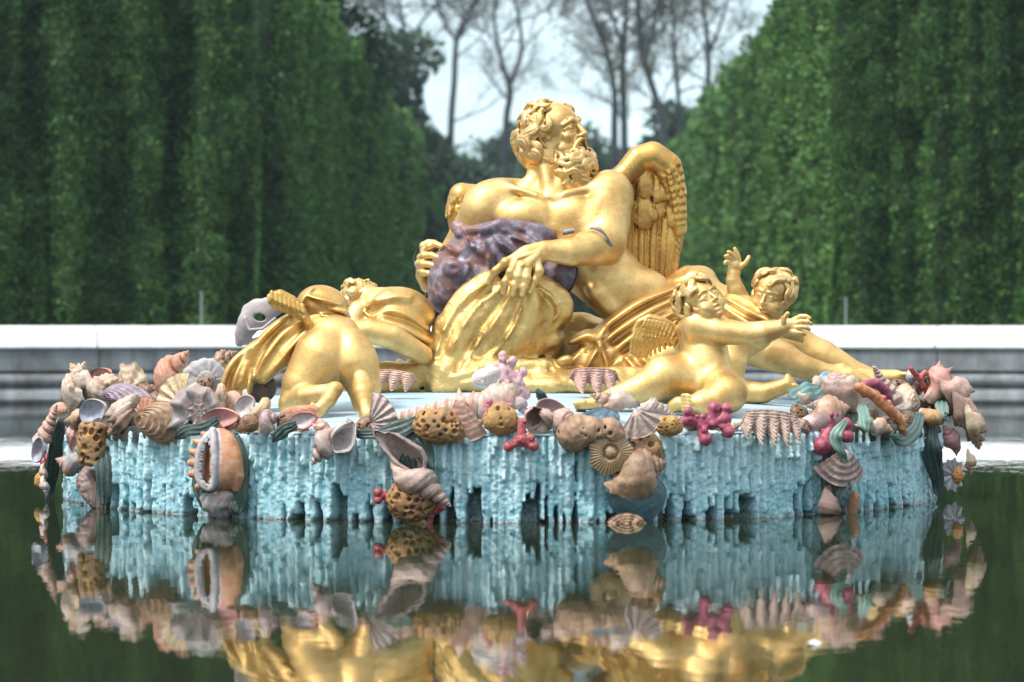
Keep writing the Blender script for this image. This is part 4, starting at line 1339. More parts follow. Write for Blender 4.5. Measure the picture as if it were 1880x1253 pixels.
    for i in range(46):
        x = rg.uniform(690, 1210); y = rg.uniform(640, 715)
        r.e((x, y, rg.uniform(110, 165) - (40 if x < 780 or x > 1060 else 0)), (rg.uniform(8, 30), rg.uniform(5, 14), rg.uniform(10, 26)), ang=rg.uniform(-50, 50), k=5, op=rg.choice(['u', 's', 'u']))
    # broad cloth falling from the hand to the lower left
    for ln in ([(900, 515, 132, 18), (862, 540, 132, 22), (826, 590, 132, 22), (806, 650, 136, 20), (800, 700, 140, 18)],
               [(922, 535, 138, 16), (888, 565, 142, 22), (850, 612, 144, 24), (828, 665, 146, 22), (820, 705, 148, 18)],
               [(948, 535, 140, 16), (930, 575, 142, 22), (898, 622, 142, 24), (862, 670, 142, 20)],
               [(975, 530, 142, 14), (975, 565, 142, 20), (955, 610, 140, 24), (915, 655, 136, 22)],
               [(990, 518, 134, 14), (1018, 536, 130, 16), (1034, 562, 124, 18), (1022, 592, 116, 14)]):
        r.t(ln, k=12, smooth=14)
    r.folds([
        [(895, 520, 156), (858, 545, 156), (822, 592, 156), (800, 650, 158), (790, 700, 156), 5],
        [(915, 535, 160), (872, 568, 166), (836, 622, 168), (814, 685, 168), 5],
        [(938, 540, 160), (908, 590, 166), (870, 640, 168), (838, 690, 166), 5],
        [(962, 540, 162), (948, 590, 166), (915, 640, 164), (880, 672, 160), 5],
        [(985, 525, 156), (1012, 545, 152), (1026, 572, 146), (1010, 596, 140), 6],
        [(830, 694, 172), (880, 680, 172), (940, 674, 168), (1000, 664, 152), 6],
        [(850, 706, 178), (910, 698, 180), (970, 692, 176), 5]], r=5, k=8, deep=4)
    r.folds([
        [(880, 548, 176), (845, 590, 176), (818, 650, 172), 5],
        [(925, 545, 176), (890, 600, 180), (850, 655, 176), (832, 700, 172), 7],
        [(955, 550, 176), (930, 605, 178), (890, 650, 172), 5],
        [(1008, 590, 150), (1004, 612, 148), (1010, 640, 142), 8],
        [(982, 552, 170), (985, 580, 170), (972, 610, 166), 5],
        [(1010, 670, 176), (1012, 720, 176), 4]], r=5, k=9, op='s')
    r.e((1046, 606, 110), (20, 11, 60), ang=-10, k=8, op='s')
    r.e((1020, 648, 150), (20, 9, 40), ang=-25, k=8, op='s')
    r.v.noise(0.010, 0.10, 3); r.v.noise(0.005, 0.04, 4)
    V, Q = r.mesh(1)
    V[:, 2] = np.maximum(V[:, 2], np.array([0.5]))
    mesh_obj('draped_rock', V, Q, G['rock'], parent=root)
    # blue-grey paper band round the forearm and small metal tube
    band = m_flat('blue_grey_band', (0.24, 0.25, 0.36), 0.5, 0.3, sc=40)
    return root


def build_sack():
    m, nt, b = mat_new('purple_sack_paint')
    n1 = noise_n(nt, 5.5, 7, 0.65); n2 = noise_n(nt, 30, 5, 0.7); n3 = noise_n(nt, 12, 5, 0.6)
    r = ramp(nt, n1.outputs['Fac'], [(0.34, (0.075, 0.062, 0.09)), (0.47, (0.16, 0.125, 0.16)), (0.55, (0.17, 0.085, 0.08)), (0.66, (0.25, 0.095, 0.05))])
    c = mix(nt, r.outputs['Color'], (0.40, 0.40, 0.50), ramp(nt, n3.outputs['Fac'], [(0.52, (0, 0, 0)), (0.72, (0.65, 0.75, 0.75))]).outputs['Color'])
    c = mix(nt, c, (0.05, 0.035, 0.05), ramp(nt, n2.outputs['Fac'], [(0.56, (0, 0, 0)), (0.74, (0.7, 0.7, 0.7))]).outputs['Color'])
    nt.links.new(c, b.inputs['Base Color']); b.inputs['Roughness'].default_value = 0.42
    bump(nt, b, n2.outputs['Fac'], 0.35, 0.012)
    s = Sculpt(770, 395, 1075, 605, -60, 200, 0.0066)
    s.e((892, 492, 58), (108, 80, 62), ang=-28, k=10)
    s.e((838, 520, 56), (52, 66, 50), ang=10, k=20)
    s.e((970, 470, 66), (72, 52, 46), ang=8, k=20)
    s.t([(838, 416, 78, 8), (858, 424, 92, 12), (892, 422, 100, 11), (920, 412, 96, 10), (950, 416, 92, 12), (985, 424, 88, 13), (1012, 434, 84, 11)], k=8)
    s.t([(838, 416, 78, 10), (846, 430, 88, 9)], k=4)
    s.e((1025, 500, 80), (34, 42, 40), k=14)
    s.e((832, 491, 112), (19, 16, 14), k=7); s.e((834, 494, 126), (9, 7, 6), k=6, op='s')
    s.folds([
        [(905, 430, 118), (925, 452, 130), (955, 470, 130), (985, 474, 124), 8],
        [(925, 424, 112), (950, 440, 122), (985, 452, 122), 7],
        [(880, 436, 116), (892, 462, 130), (900, 490, 134), (880, 520, 128), 9],
        [(860, 438, 112), (868, 452, 122), (885, 462, 128), (890, 446, 122), 7],
        [(820, 452, 96), (838, 470, 108), (858, 488, 120), (862, 520, 122), 8],
        [(960, 422, 104), (985, 440, 112), (1004, 450, 108), 6],
        [(890, 500, 132), (925, 495, 136), (950, 480, 134), 7]], r=8, k=8)
    s.folds([
        [(850, 434, 104), (880, 440, 114), (915, 428, 112), (960, 434, 112), 5],
        [(915, 462, 134), (940, 478, 138), (968, 484, 134), 5],
        [(905, 445, 130), (912, 470, 136), (905, 500, 140), 5],
        [(870, 462, 126), (850, 476, 118), (842, 470, 110), 5],
        [(862, 500, 128), (850, 525, 124), (830, 540, 112), 6]], r=5, k=6, op='s')
    s.v.noise(0.012, 0.085, 5); s.v.noise(0.004, 0.03, 6)
    V, Q = s.mesh(1)
    tag(mesh_obj('sack', V, Q, m), 'lumpy purple and rust painted sack clasped by the winged statue', 'sack')
    # hoses and bands
    rub = m_flat('black_rubber', (0.012, 0.012, 0.015), 0.45)
    band = m_flat('blue_grey_band', (0.25, 0.24, 0.29), 0.5, 0.2, sc=40)
    def hose(pts, r, lb, mt, cat='hose', name='hose', flat=False):
        P = [W(*p) for p in bez([np.array(p, float) for p in pts], 18)]
        V, Fc = tube_mesh(P, RR(r), 10)
        tag(mesh_obj(name, V, Fc, mt), lb, cat)
    hose([(784, 538, 60), (777, 552, 66), (778, 570, 76), (787, 584, 92), (802, 591, 118)], 1.9, 'thin black hose curving out under the left side of the purple sack', rub)
    hose([(1060, 492, 120), (1058, 510, 118), (1050, 528, 108), (1036, 545, 96)], 2.3, 'thin black hose hanging under the statue forearm', rub)
    hose([(797, 446, 40), (772, 452, 20), (760, 472, 24), (764, 498, 40)], 0.9, 'hair-thin dark wire looping round the hand at the left of the sack', rub, 'wire', 'wire')
    # band over the forearm
    P = [np.array(p, float) for p in ((1083, 419, 128), (1096, 420, 134), (1108, 428, 136), (1116, 440, 132), (1122, 455, 118))]
    P = bez(P, 16); V = []
    for i, p in enumerate(P):
        w_ = 3.2 + 1.2 * math.sin(i * .5)
        for dx, dz in ((-w_, -1.5), (-w_, 1.5), (w_, 1.5), (w_, -1.5)):
            V.append(W(p[0] + dx * .8, p[1] - dx * .6, p[2] + dz))
    Fc = [tuple(int(q) for q in f) for f in grid_faces(16, 4, False, True)] + [(0, 1, 2, 3), (63, 62, 61, 60)]
    tag(mesh_obj('arm_band', V, Fc, band), 'blue grey strap lying over the inside of the statue elbow', 'strap')
    V, Fc = tube_mesh([W(1033, 428, 132), W(1036, 427.4, 132), W(1050, 424.4, 132), W(1054, 423.5, 132)], [RR(4.2), RR(4.6), RR(4.6), RR(3.8)], 14)
    tag(mesh_obj('metal_tube', V, Fc, band), 'short grey metal tube resting between the purple sack and the chest', 'tube')
def cherub_hair(parent, hd, c, H, mat, seed, n1=34, region=None, box=None, th=.042, gap=.34, L=.5, fwd_bias=0):
    x, y, z = c; r = H * 0.68
    h = Sculpt(x - r, y - r, x + r, y + r, z - r, z + r, 0.0052)
    h.v.ell(hd['P'](0, -.12, .14), [hd['S'] * q for q in (.37, .40, .36)], hd['R'], .03)
    reg = region or (lambda l, f, u: (f < .45 and u > -.55) if abs(l) > .45 else (f < .62 and u > .35) or (f < -.1 and u > -.7))
    def flow(p):
        a = np.array([np.sign(p[0]) * .6, (1.0 if p[1] > -.1 else -.8) * (1 if p[2] > .25 else .1), -.5 if p[2] > .3 else -1.0])
        return a
    locks(h, hd, scatter_dirs(n1, seed, reg, gap), (0, -.06, .13), (.385, .45, .39), flow, L=L, th=th, wave=1.1, curl=4.4, seed=seed + 1, lift=.02, strands=2, k=.008)
    V, Q = h.mesh()
    mesh_obj('hair', V, Q, mat, parent=parent)


def build_cherubs(G):
    # ============================================ seated cherub in front, arm stretched to the right
    root = empty('cherub_statue', W(1290, 752, 480), 'gilded winged cherub sitting on the platform edge with one arm stretched out to the right', 'statue')
    s = Sculpt(1040, 500, 1500, 790, 330, 640, 0.0056)
    s.e((1292, 630, 480), (42, 46, 38), ang=10, k=14)
    s.e((1296, 672, 486), (47, 44, 46), ang=8, k=18)
    s.e((1290, 700, 480), (50, 30, 44), k=16)
    s.e((1306, 612, 506), (20, 14, 14), k=10); s.e((1276, 612, 506), (18, 14, 14), k=10)
    s.e((1313, 668, 533), (3.5, 4.5, 6), k=4, op='s')
    s.folds([[(1268, 648, 524), (1295, 646, 532), (1322, 642, 524)], [(1262, 700, 524), (1290, 708, 532), (1310, 700, 528)]], r=2.5, k=6, op='s')
    s.t([(1292, 600, 480, 22), (1290, 585, 480, 21)], k=10)
    # stretched arm
    s.e((1278, 596, 500), (25, 23, 24), k=10)
    s.t([(1278, 598, 502, 24), (1320, 608, 512, 25), (1362, 613, 520, 22), (1374, 614, 520, 21.5)], k=8)
    s.t([(1374, 614, 520, 21.5), (1402, 611, 524, 22), (1432, 603, 528, 16), (1442, 600, 530, 13.5)], k=5)
    s.t([(1440, 600, 530, 12.5), (1456, 597, 532, 13)], k=4, flat=((.2, 0, 1), .75))
    for f in ([(1458, 587, 530), (1470, 581, 534), (1480, 581, 538), (1487, 585, 540)],
              [(1460, 594, 536), (1472, 590, 541), (1483, 591, 543), (1489, 595, 542)],
              [(1458, 602, 540), (1470, 600.5, 546), (1480, 601.5, 547), (1486, 605, 545)],
              [(1454, 609, 540), (1464, 611, 546), (1473, 612.5, 547), (1478, 614, 545)],
              [(1438, 592, 540), (1441, 583, 548), (1446, 576, 550)]):
        s.t([(*p, q) for p, q in zip(f, (4.9, 4.5, 4.1, 3.5))], k=1)
    # other arm behind
    s.t([(1262, 604, 458, 20), (1250, 630, 440, 16), (1262, 655, 430, 13)], k=8)
    # viewer's-left leg: thigh towards us, shin going left
    s.e((1236, 698, 486), (52, 44, 46), ang=-20, k=14)
    s.t([(1262, 700, 490, 44), (1218, 694, 512, 41), (1204, 702, 520, 34)], k=10)
    s.t([(1206, 704, 518, 32), (1168, 719, 526, 28), (1126, 732, 536, 20), (1106, 737, 540, 15)], k=8)
    s.e((1172, 720, 516), (30, 22, 22), ang=-18, k=8)
    s.t([(1110, 737, 540, 13), (1090, 741, 548, 12), (1070, 744, 552, 10)], k=6)
    for i in range(5):
        s.t([(1072, 739 + i * 3.2, 560 - i * 5, 5), (1056 + i * 1.3, 741 + i * 3.4, 562 - i * 5, 4.6 - (i > 0) * .6)], k=1.5)
    # viewer's-right leg: knee right, shin folded back to the left
    s.t([(1296, 706, 490, 40), (1322, 712, 520, 40), (1334, 722, 540, 36)], k=12)
    s.t([(1334, 724, 540, 35), (1316, 736, 552, 30), (1290, 741, 556, 25), (1268, 743, 558, 17)], k=9)
    s.t([(1270, 744, 558, 16), (1256, 742, 562, 14), (1246, 740, 560, 12)], k=6)
    s.e((1238, 746, 556), (13, 12, 12), k=6)
    for i in range(5):
        s.t([(1254, 727 + i * 6.6, 572, 4.6 - i * .2), (1262, 726.5 + i * 6.8, 580, 4.3 - i * .25), (1266, 728 + i * 6.8, 582, 3.4 - i * .2)], k=1)
    hd = head(s, (1288, 557, 495), 92, (0.46, 0.42, 0.78), (-0.50, 0.86, -.15), 'child', mouth=.006)
    V, Q = s.mesh()
    mesh_obj('body', V, Q, G['skin'], parent=root)
    cherub_hair(root, hd, (1288, 557, 495), 92, G['curl'], 51, 36)
    # its wing: rounded top edge, fan of long feathers hanging to the lower left
    w = Sculpt(1145, 560, 1275, 675, 380, 510, 0.0050)
    fd = (.1, 0, 1)
    w.t([(1262, 628, 450, 10), (1240, 606, 448, 9), (1216, 590, 446, 8.5), (1192, 584, 446, 8), (1174, 592, 446, 7), (1165, 608, 446, 6)], k=5)
    w.e((1208, 612, 440), (44, 22, 6), ang=14, k=4)
    for i in range(12):
        a = i / 11
        x0_, y0_ = 1176 + a * 66, 594 + a * 26 - 8 * math.sin(PI * a)
        x1_, y1_ = 1158 + a * 70 + 22 * a * a, 648 + 16 * math.sin(PI * a) * (1 - a) - 22 * a * a
        mx, my = x0_ * .5 + x1_ * .5 - 5, y0_ * .5 + y1_ * .5
        w.t([(x0_, y0_, 449 + i * .6, 4.6), (mx, my, 451 + i * .6, 5.0), (x1_, y1_, 449 + i * .6, 3.4)], k=.6, flat=(fd, .5))
        w.t([(x0_, y0_, 455 + i * .6, 1.1), (mx, my, 456 + i * .6, 1.1), (x1_, y1_, 452 + i * .6, .8)], k=1.2)
    for r_ in range(3):
        for i in range(9):
            a = (i + .5 * (r_ % 2)) / 9
            x0_, y0_ = 1186 + a * 62, 590 + r_ * 8.5 + a * 22 - 6 * math.sin(a * 3)
            w.t([(x0_, y0_, 458 - r_ * 1.5, 4.8), (x0_ - 4, y0_ + 9, 459 - r_ * 1.5, 4.2)], k=.9, flat=(fd, .5))
    V, Q = w.mesh()
    mesh_obj('wing', V, Q, G['wing'], parent=root)

    # ============================================ cherub behind, waving
    root = empty('cherub_statue', W(1400, 735, 230), 'gilded cherub at the back right waving one raised open hand', 'statue')
    s = Sculpt(1310, 445, 1500, 750, 90, 330, 0.0056)
    s.e((1388, 606, 190), (42, 34, 36), ang=-40, k=14)
    s.t([(1400, 590, 200, 24), (1415, 570, 205, 22)], k=10)
    s.t([(1380, 612, 190, 34), (1345, 640, 215, 34), (1338, 665, 235, 32)], k=14)
    s.t([(1338, 668, 240, 30), (1338, 700, 246, 26), (1352, 720, 244, 24)], k=10)
    s.t([(1380, 590, 190, 20), (1362, 556, 190, 18), (1352, 535, 192, 16)], k=8)
    s.t([(1352, 536, 192, 15), (1346, 515, 194, 13.5), (1347, 503, 196, 11)], k=6)
    s.t([(1347, 502, 196, 11), (1350, 486, 200, 13)], k=4, flat=((0, 0, 1), .62))
    for f in ([(1356, 478, 202), (1354, 468, 204), (1351, 462, 205), (1349, 457, 205)],
              [(1349, 475, 203), (1344, 468, 206), (1340, 464, 208), (1337, 463, 208)],
              [(1344, 478, 203), (1338, 473, 206), (1335, 471, 208), (1332, 471, 209)],
              [(1341, 485, 203), (1336, 481, 206), (1333, 481, 207), (1331, 484, 208)],
              [(1360, 490, 202), (1368, 484, 205), (1372, 478, 206), (1375, 472, 205)]):
        s.t([(*p, q) for p, q in zip(f, (5.0, 4.6, 4.2, 3.6))], k=1.4)
    # lower leg and foot of this cherub
    s.t([(1370, 722, 240, 23), (1402, 722, 250, 19), (1432, 712, 258, 14)], k=8)
    s.t([(1432, 712, 258, 14), (1446, 706, 262, 14), (1456, 714, 264, 12)], k=5)
    s.t([(1446, 706, 262, 9), (1446, 692, 262, 6)], k=5)
    for i in range(5):
        s.t([(1458, 708 + i * 4, 272 - i, 4.6), (1467 - i * .6, 711 + i * 4.4, 273 - i, 4)], k=1.4)
    hd = head(s, (1418, 542, 215), 92, (-0.50, -0.14, 0.85), (0.22, 0.97, .1), 'child', mouth=.006)
    V, Q = s.mesh()
    mesh_obj('body', V, Q, G['skin'], parent=root)
    cherub_hair(root, hd, (1418, 542, 215), 92, G['curl'], 61, 38)
    d = Sculpt(1300, 530, 1470, 700, 80, 320, 0.0062)
    d.t([(1350, 560, 190, 26), (1380, 580, 205, 32), (1400, 602, 210, 30), (1385, 622, 205, 26)], k=14)
    d.t([(1435, 600, 160, 20), (1478, 616, 130, 15), (1500, 640, 110, 9)], k=10)
    d.folds([[(1338, 552, 214), (1372, 572, 240), (1410, 590, 250), 7], [(1330, 566, 214), (1366, 590, 242), (1400, 610, 254), 7],
             [(1392, 568, 232), (1408, 590, 244), (1408, 612, 240), 6], [(1340, 580, 210), (1365, 605, 234), (1385, 622, 236), 6],
             [(1425, 592, 190), (1460, 602, 160), (1492, 628, 130), 6]], r=7, k=7)
    V, Q = d.mesh(1)
    mesh_obj('drapery', V, Q, G['cloth'], parent=root)

    # ============================================ kneeling cherub seen from behind, front left
    root = empty('cherub_statue', W(610, 775, 520), 'gilded cherub kneeling at the front left with its back to the viewer', 'statue')
    s = Sculpt(505, 500, 705, 800, 330, 680, 0.0058)
    s.e((592, 660, 500), (50, 58, 46), ang=24, k=10)         # left buttock
    s.e((652, 662, 500), (38, 58, 42), ang=-8, k=7)          # right buttock
    s.t([(600, 628, 470, 46), (586, 600, 440, 42), (575, 575, 420, 40)], k=14)
    s.t([(588, 660, 500, 50), (558, 706, 512, 41), (538, 742, 516, 27)], k=12)
    s.t([(618, 620, 470, 44), (612, 650, 480, 50)], k=14)
    s.t([(536, 742, 525, 20), (560, 728, 556, 20), (590, 722, 572, 17), (612, 718, 580, 14)], k=8)
    s.t([(614, 716, 580, 13), (605, 733, 592, 14), (588, 750, 594, 12)], k=6)
    s.e((617, 713, 582), (13, 12, 12), k=5)
    for i in range(5):
        s.t([(594 - i * 5, 756 - i * 3, 598, 5.4), (588 - i * 4.2, 764 - i * 4, 596, 4.4)], k=1.5)
    s.t([(654, 670, 505, 40), (668, 710, 510, 32), (672, 752, 515, 22)], k=12)
    s.t([(663, 698, 560, 16), (667, 722, 580, 22), (672, 746, 592, 17)], k=4)
    s.e((662, 692, 560), (13, 13, 13), k=4)
    s.t([(672, 748, 598, 14), (676, 762, 604, 17), (673, 774, 604, 10)], k=3)
    s.e((672, 748, 600), (13, 11, 11), k=3)
    for i in range(5):
        s.t([(662 + i * 5.5, 768 - i * 1.5, 596, 4.6), (660 + i * 5, 780 - i * 2, 594, 3.8)], k=1.4)
    s.t([(629, 632, 562, 4), (631, 655, 564, 9), (633, 690, 560, 11), (637, 722, 552, 12)], k=6, op='s')
    s.t([(520, 708, 555, 3), (560, 704, 572, 3.5), (600, 702, 570, 3)], k=7, op='s')
    V, Q = s.mesh()
    mesh_obj('body', V, Q, G['skin'], parent=root)
    d = Sculpt(395, 510, 660, 765, 300, 560, 0.0062)
    d.e((592, 562, 440), (48, 38, 44), ang=12, k=12)
    d.t([(560, 596, 450, 28), (525, 620, 460, 28), (488, 650, 470, 26), (462, 668, 476, 22)], k=12)
    d.t([(600, 600, 455, 30), (640, 606, 450, 18)], k=10)
    d.t([(470, 650, 470, 22), (440, 690, 480, 20), (424, 735, 486, 16)], k=10)
    d.t([(540, 600, 470, 22), (520, 650, 480, 24), (480, 690, 486, 16)], k=10)
    d.folds([
        [(545, 572, 478), (505, 600, 490), (470, 640, 494), (448, 688, 496), 7],
        [(560, 588, 486), (522, 614, 496), (492, 652, 500), (470, 692, 498), 7],
        [(572, 600, 490), (540, 632, 500), (512, 668, 500), (485, 698, 494), 7],
        [(585, 606, 492), (556, 640, 500), (535, 672, 496), 6],
        [(468, 630, 492), (430, 665, 498), (412, 705, 500), (409, 742, 498), 6],
        [(460, 640, 494), (436, 690, 502), (424, 742, 502), 6],
        [(455, 668, 498), (445, 705, 504), (438, 746, 500), 6],
        [(462, 680, 498), (458, 710, 502), (450, 742, 496), 5],
        [(575, 530, 470), (560, 548, 476), (550, 575, 478), 5],
        [(604, 566, 484), (630, 572, 482), (642, 584, 474), 5],
        [(595, 592, 486), (620, 598, 484), (645, 608, 470), 6],
        [(590, 580, 488), (615, 584, 486), (640, 596, 472), 5],
        [(570, 545, 482), (595, 552, 488), (625, 560, 482), 5]], r=6, k=5, deep=4, wide=1.15)
    d.folds([[(553, 584, 496), (516, 610, 506), (484, 650, 508), 4], [(566, 600, 500), (534, 626, 508), (505, 664, 508), 4],
             [(604, 574, 492), (625, 582, 492), 4], [(448, 705, 510), (440, 724, 508), 5]], r=4, k=4, op='s')
    V, Q = d.mesh(1)
    mesh_obj('drapery', V, Q, G['cloth'], parent=root)
    w = Sculpt(478, 522, 590, 625, 430, 560, 0.0050)
    w.t([(570, 616, 490, 7), (566, 596, 494, 8), (556, 573, 498, 8.5), (536, 552, 500, 9.5), (514, 542, 500, 10.5), (500, 545, 498, 9)], k=6)
    w.e((522, 560, 497), (28, 13, 7), ang=28, k=6)
    for i in range(9):
        a = i / 8
        x_, y_ = 494 + a * 62, 544 + a * a * 30
        L_ = 19 + 6 * math.sin(PI * a)
        w.t([(x_, y_, 505, 4.4), (x_ + 2, y_ + L_ * .55, 508, 4.8), (x_ + 7, y_ + L_, 503, 3.4)], k=1.6, flat=((0, 0, 1), .6))
    for i in range(8):
        a = i / 7
        w.t([(499 + a * 56, 537 + a * 24, 508, 4.2), (499 + a * 58, 549 + a * 25, 511, 3.8)], k=1.8, flat=((0, 0, 1), .55))
    V, Q = w.mesh()
    mesh_obj('wing', V, Q, G['wing'], parent=root)

    # ============================================ reclining cherub between the kneeling one and the rock
    root = empty('cherub_statue', W(720, 700, 140), 'gilded draped cherub lying between the kneeling cherub and the purple sack', 'statue')
    s = Sculpt(620, 495, 815, 700, 20, 280, 0.0060)
    s.e((735, 575, 120), (64, 46, 50), ang=6, k=14)
    s.e((700, 560, 130), (40, 30, 36), k=12)
    s.t([(700, 556, 120, 24), (672, 545, 120, 20)], k=10)
    s.t([(648, 612, 170, 22), (680, 608, 184, 24), (722, 618, 184, 24), (776, 652, 172, 18)], k=9)
    s.t([(660, 570, 140, 20), (648, 590, 150, 20), (646, 610, 160, 16)], k=8)
    hd = head(s, (660, 537, 110), 62, (0.35, 0.75, 0.25), (-0.75, 0.30, .45), 'child')
    s.t([(690, 600, 140, 30), (750, 620, 130, 34), (790, 640, 120, 24)], k=12)
    V, Q = s.mesh()
    mesh_obj('body', V, Q, G['skin'], parent=root)
    cherub_hair(root, hd, (660, 537, 110), 62, G['curl'], 71, 34, region=lambda l, f, u: f < .55, gap=.36, th=.05)
    d = Sculpt(650, 510, 815, 680, 20, 260, 0.0062)
    d.e((735, 568, 126), (60, 41, 46), ang=8, k=12)
    d.t([(700, 600, 140, 20), (745, 612, 140, 22), (790, 640, 130, 20)], k=14)
    d.folds([[(698, 556, 166), (725, 546, 170), (752, 548, 166), 6], [(690, 578, 166), (722, 572, 172), (756, 584, 168), (784, 604, 158), 6],
             [(668, 572, 156), (690, 590, 164), (722, 598, 172), (760, 612, 166), (786, 628, 156), 7], [(676, 562, 158), (694, 548, 162), (712, 536, 152), 5],
             [(704, 588, 172), (742, 602, 174), (780, 624, 162), 5]], r=6, k=11, wide=1.5)
    V, Q = d.mesh(1)
    mesh_obj('drapery', V, Q, G['cloth'], parent=root)

    # ============================================ pale twisted bone-like shell at the far left
    m = m_flat('pale_lilac_paint', (0.50, 0.44, 0.44), 0.5, sc=14, var=0.3, bmp=0.25)
    s = Sculpt(420, 540, 545, 665, 330, 430, 0.0054)
    fl = ((0.2, 0, 1), .42)
    s.t([(528, 556, 380, 14), (505, 560, 384, 19), (480, 574, 386, 24), (458, 592, 386, 22), (447, 612, 382, 17), (440, 628, 380, 9)], k=8, flat=fl)
    s.t([(456, 570, 384, 12), (470, 562, 386, 12)], k=6, flat=fl)
    s.t([(446, 622, 378, 9), (462, 630, 374, 7), (486, 620, 372, 6)], k=5)
    s.e((477, 583, 386), (11, 7, 30), ang=8, k=3, op='s')
    s.t([(450, 585, 396, 3), (458, 606, 398, 3), (482, 604, 396, 3), (505, 585, 394, 3)], k=3)
    V, Q = s.mesh()
    tag(mesh_obj('bone_shell', V, Q, m), 'pale lilac grey twisted shell with an eye-like hole standing behind the kneeling cherub wing', 'shell')
# ================================================================ shells, corals, sponges, weed
def lerp3(a, b, t):
    t = np.asarray(t)[..., None]
    return np.asarray(a, float) * (1 - t) + np.asarray(b, float) * t


def gastropod(c1, c2, c3, whorls=5, A=1.0, B=.16, C=.2, G=3.2, ribs=0, ribamp=.08, cords=7, knobs=0, knobamp=.3, siphon=.6, bands=3, flare=.35,
              phase=0.0, nt=170, nv=30, bandt=0, seed=0, left=False, rough=.05):
    """coiled shell; apex at +x, mouth at -x facing the viewer (+z)"""
    t = np.linspace(0, 1, nt)[:, None]; v = np.linspace(0, 2 * PI, nv, endpoint=False)[None, :]
    s = np.exp(-G * (1 - t))
    C = max(C, .60 * A * (1 - math.exp(-G / whorls))); B = max(B, .78 * C)
    ph = 2 * PI * whorls * (t - 1) + phase
    if left: ph = -ph
    last = np.clip((t - (1 - 1 / whorls)) * whorls, 0, 1)
    sv, cv = np.sin(v), np.cos(v)
    Cs = C * s * (1 + flare * np.clip((t - .965) / .035, 0, 1) ** 1.5 * (cv > -.3))
    if ribs: Cs = Cs * (1 + ribamp * np.maximum(0, np.cos(ribs * ph)) ** 2 * (cv > -.5))
    if cords: Cs = Cs * (1 + .06 * np.cos(cords * v))
    if knobs: Cs = Cs * (1 + knobamp * np.maximum(0, np.cos(knobs * ph)) ** 3 * np.exp(-((v - .9) / .45) ** 2))
    ex = np.where(sv < 0, 1 + siphon * (.15 + .85 * last), 1.0)
    narrow = np.where(sv < 0, 1 - .35 * np.minimum(1, siphon) * last * sv ** 2, 1.0)
    rr = B * s * narrow + Cs * cv
    x = A * (1 - s) + Cs * sv * ex
    x, rr = np.broadcast_arrays(x, rr)
    y = rr * np.cos(ph); z = rr * np.sin(ph)
    V = np.stack([x, y, z], -1)
    rg = np.random.default_rng(seed)
    ns = bumpy(x * 6 + 3, ph * s * 2, seed, [(rough, .25, .25), (rough * .6, .1, .1)])
    V[..., 1] *= 1 + ns; V[..., 2] *= 1 + ns
    f = np.zeros_like(rr)
    if bands: f = np.maximum(f, (np.cos(bands * v) > .35) * np.ones_like(f))
    if bandt: f = np.maximum(f, (np.cos(bandt * ph) > .6) * 1.0)
    f = f * .75 + .4 * np.clip(.5 + bumpy(x * 5, ph * s * 3, seed + 1, [(.8, .3, .6), (.5, .12, .2)]), 0, 1)
    Cc = lerp3(c1, c2, np.clip(f, 0, 1))
    lipf = np.clip((t - .955) / .02, 0, 1) * np.ones_like(rr)
    Cc = lerp3(np.zeros(3), np.zeros(3), lipf) + Cc * (1 - lipf[..., None]) + np.asarray(c3) * lipf[..., None]
    V = V.reshape(-1, 3); Cc = Cc.reshape(-1, 3)
    F_ = grid_faces(nt, nv, False, True)
    # inner lining: the mouth goes back into the shell
    k = 34
    inner = V.reshape(nt, nv, 3)[-k:][::-1].copy()
    cen = inner.mean(1, keepdims=True)
    sh = np.linspace(.93, .5, k)[:, None, None]
    inner = cen + (inner - cen) * sh
    n0 = len(V)
    V = np.concatenate([V, inner.reshape(-1, 3)])
    ic = np.linspace(0, 1, k)[:, None, None] * (np.asarray(c3) * .6) + np.linspace(1, 0, k)[:, None, None] * np.asarray(c3)
    Cc = np.concatenate([Cc, np.broadcast_to(ic, (k, nv, 3)).reshape(-1, 3)])
    Fi = grid_faces(k, nv, False, True) + n0
    j = np.arange(nv); j2 = (j + 1) % nv; e = (nt - 1) * nv
    Fl = np.stack([e + j, e + j2, n0 + j2, n0 + j], 1)
    c0 = len(V); V = np.concatenate([V, V[n0 + (k - 1) * nv:n0 + k * nv].mean(0)[None]]); Cc = np.concatenate([Cc, np.asarray(c3)[None] * .5])
    e2 = n0 + (k - 1) * nv
    Fc = np.stack([e2 + j, e2 + j2, np.full(nv, c0), np.full(nv, c0)], 1)
    return V, [tuple(int(q) for q in f) for f in np.concatenate([F_, Fi, Fl])] + [tuple(int(q) for q in f[:3]) for f in Fc], Cc


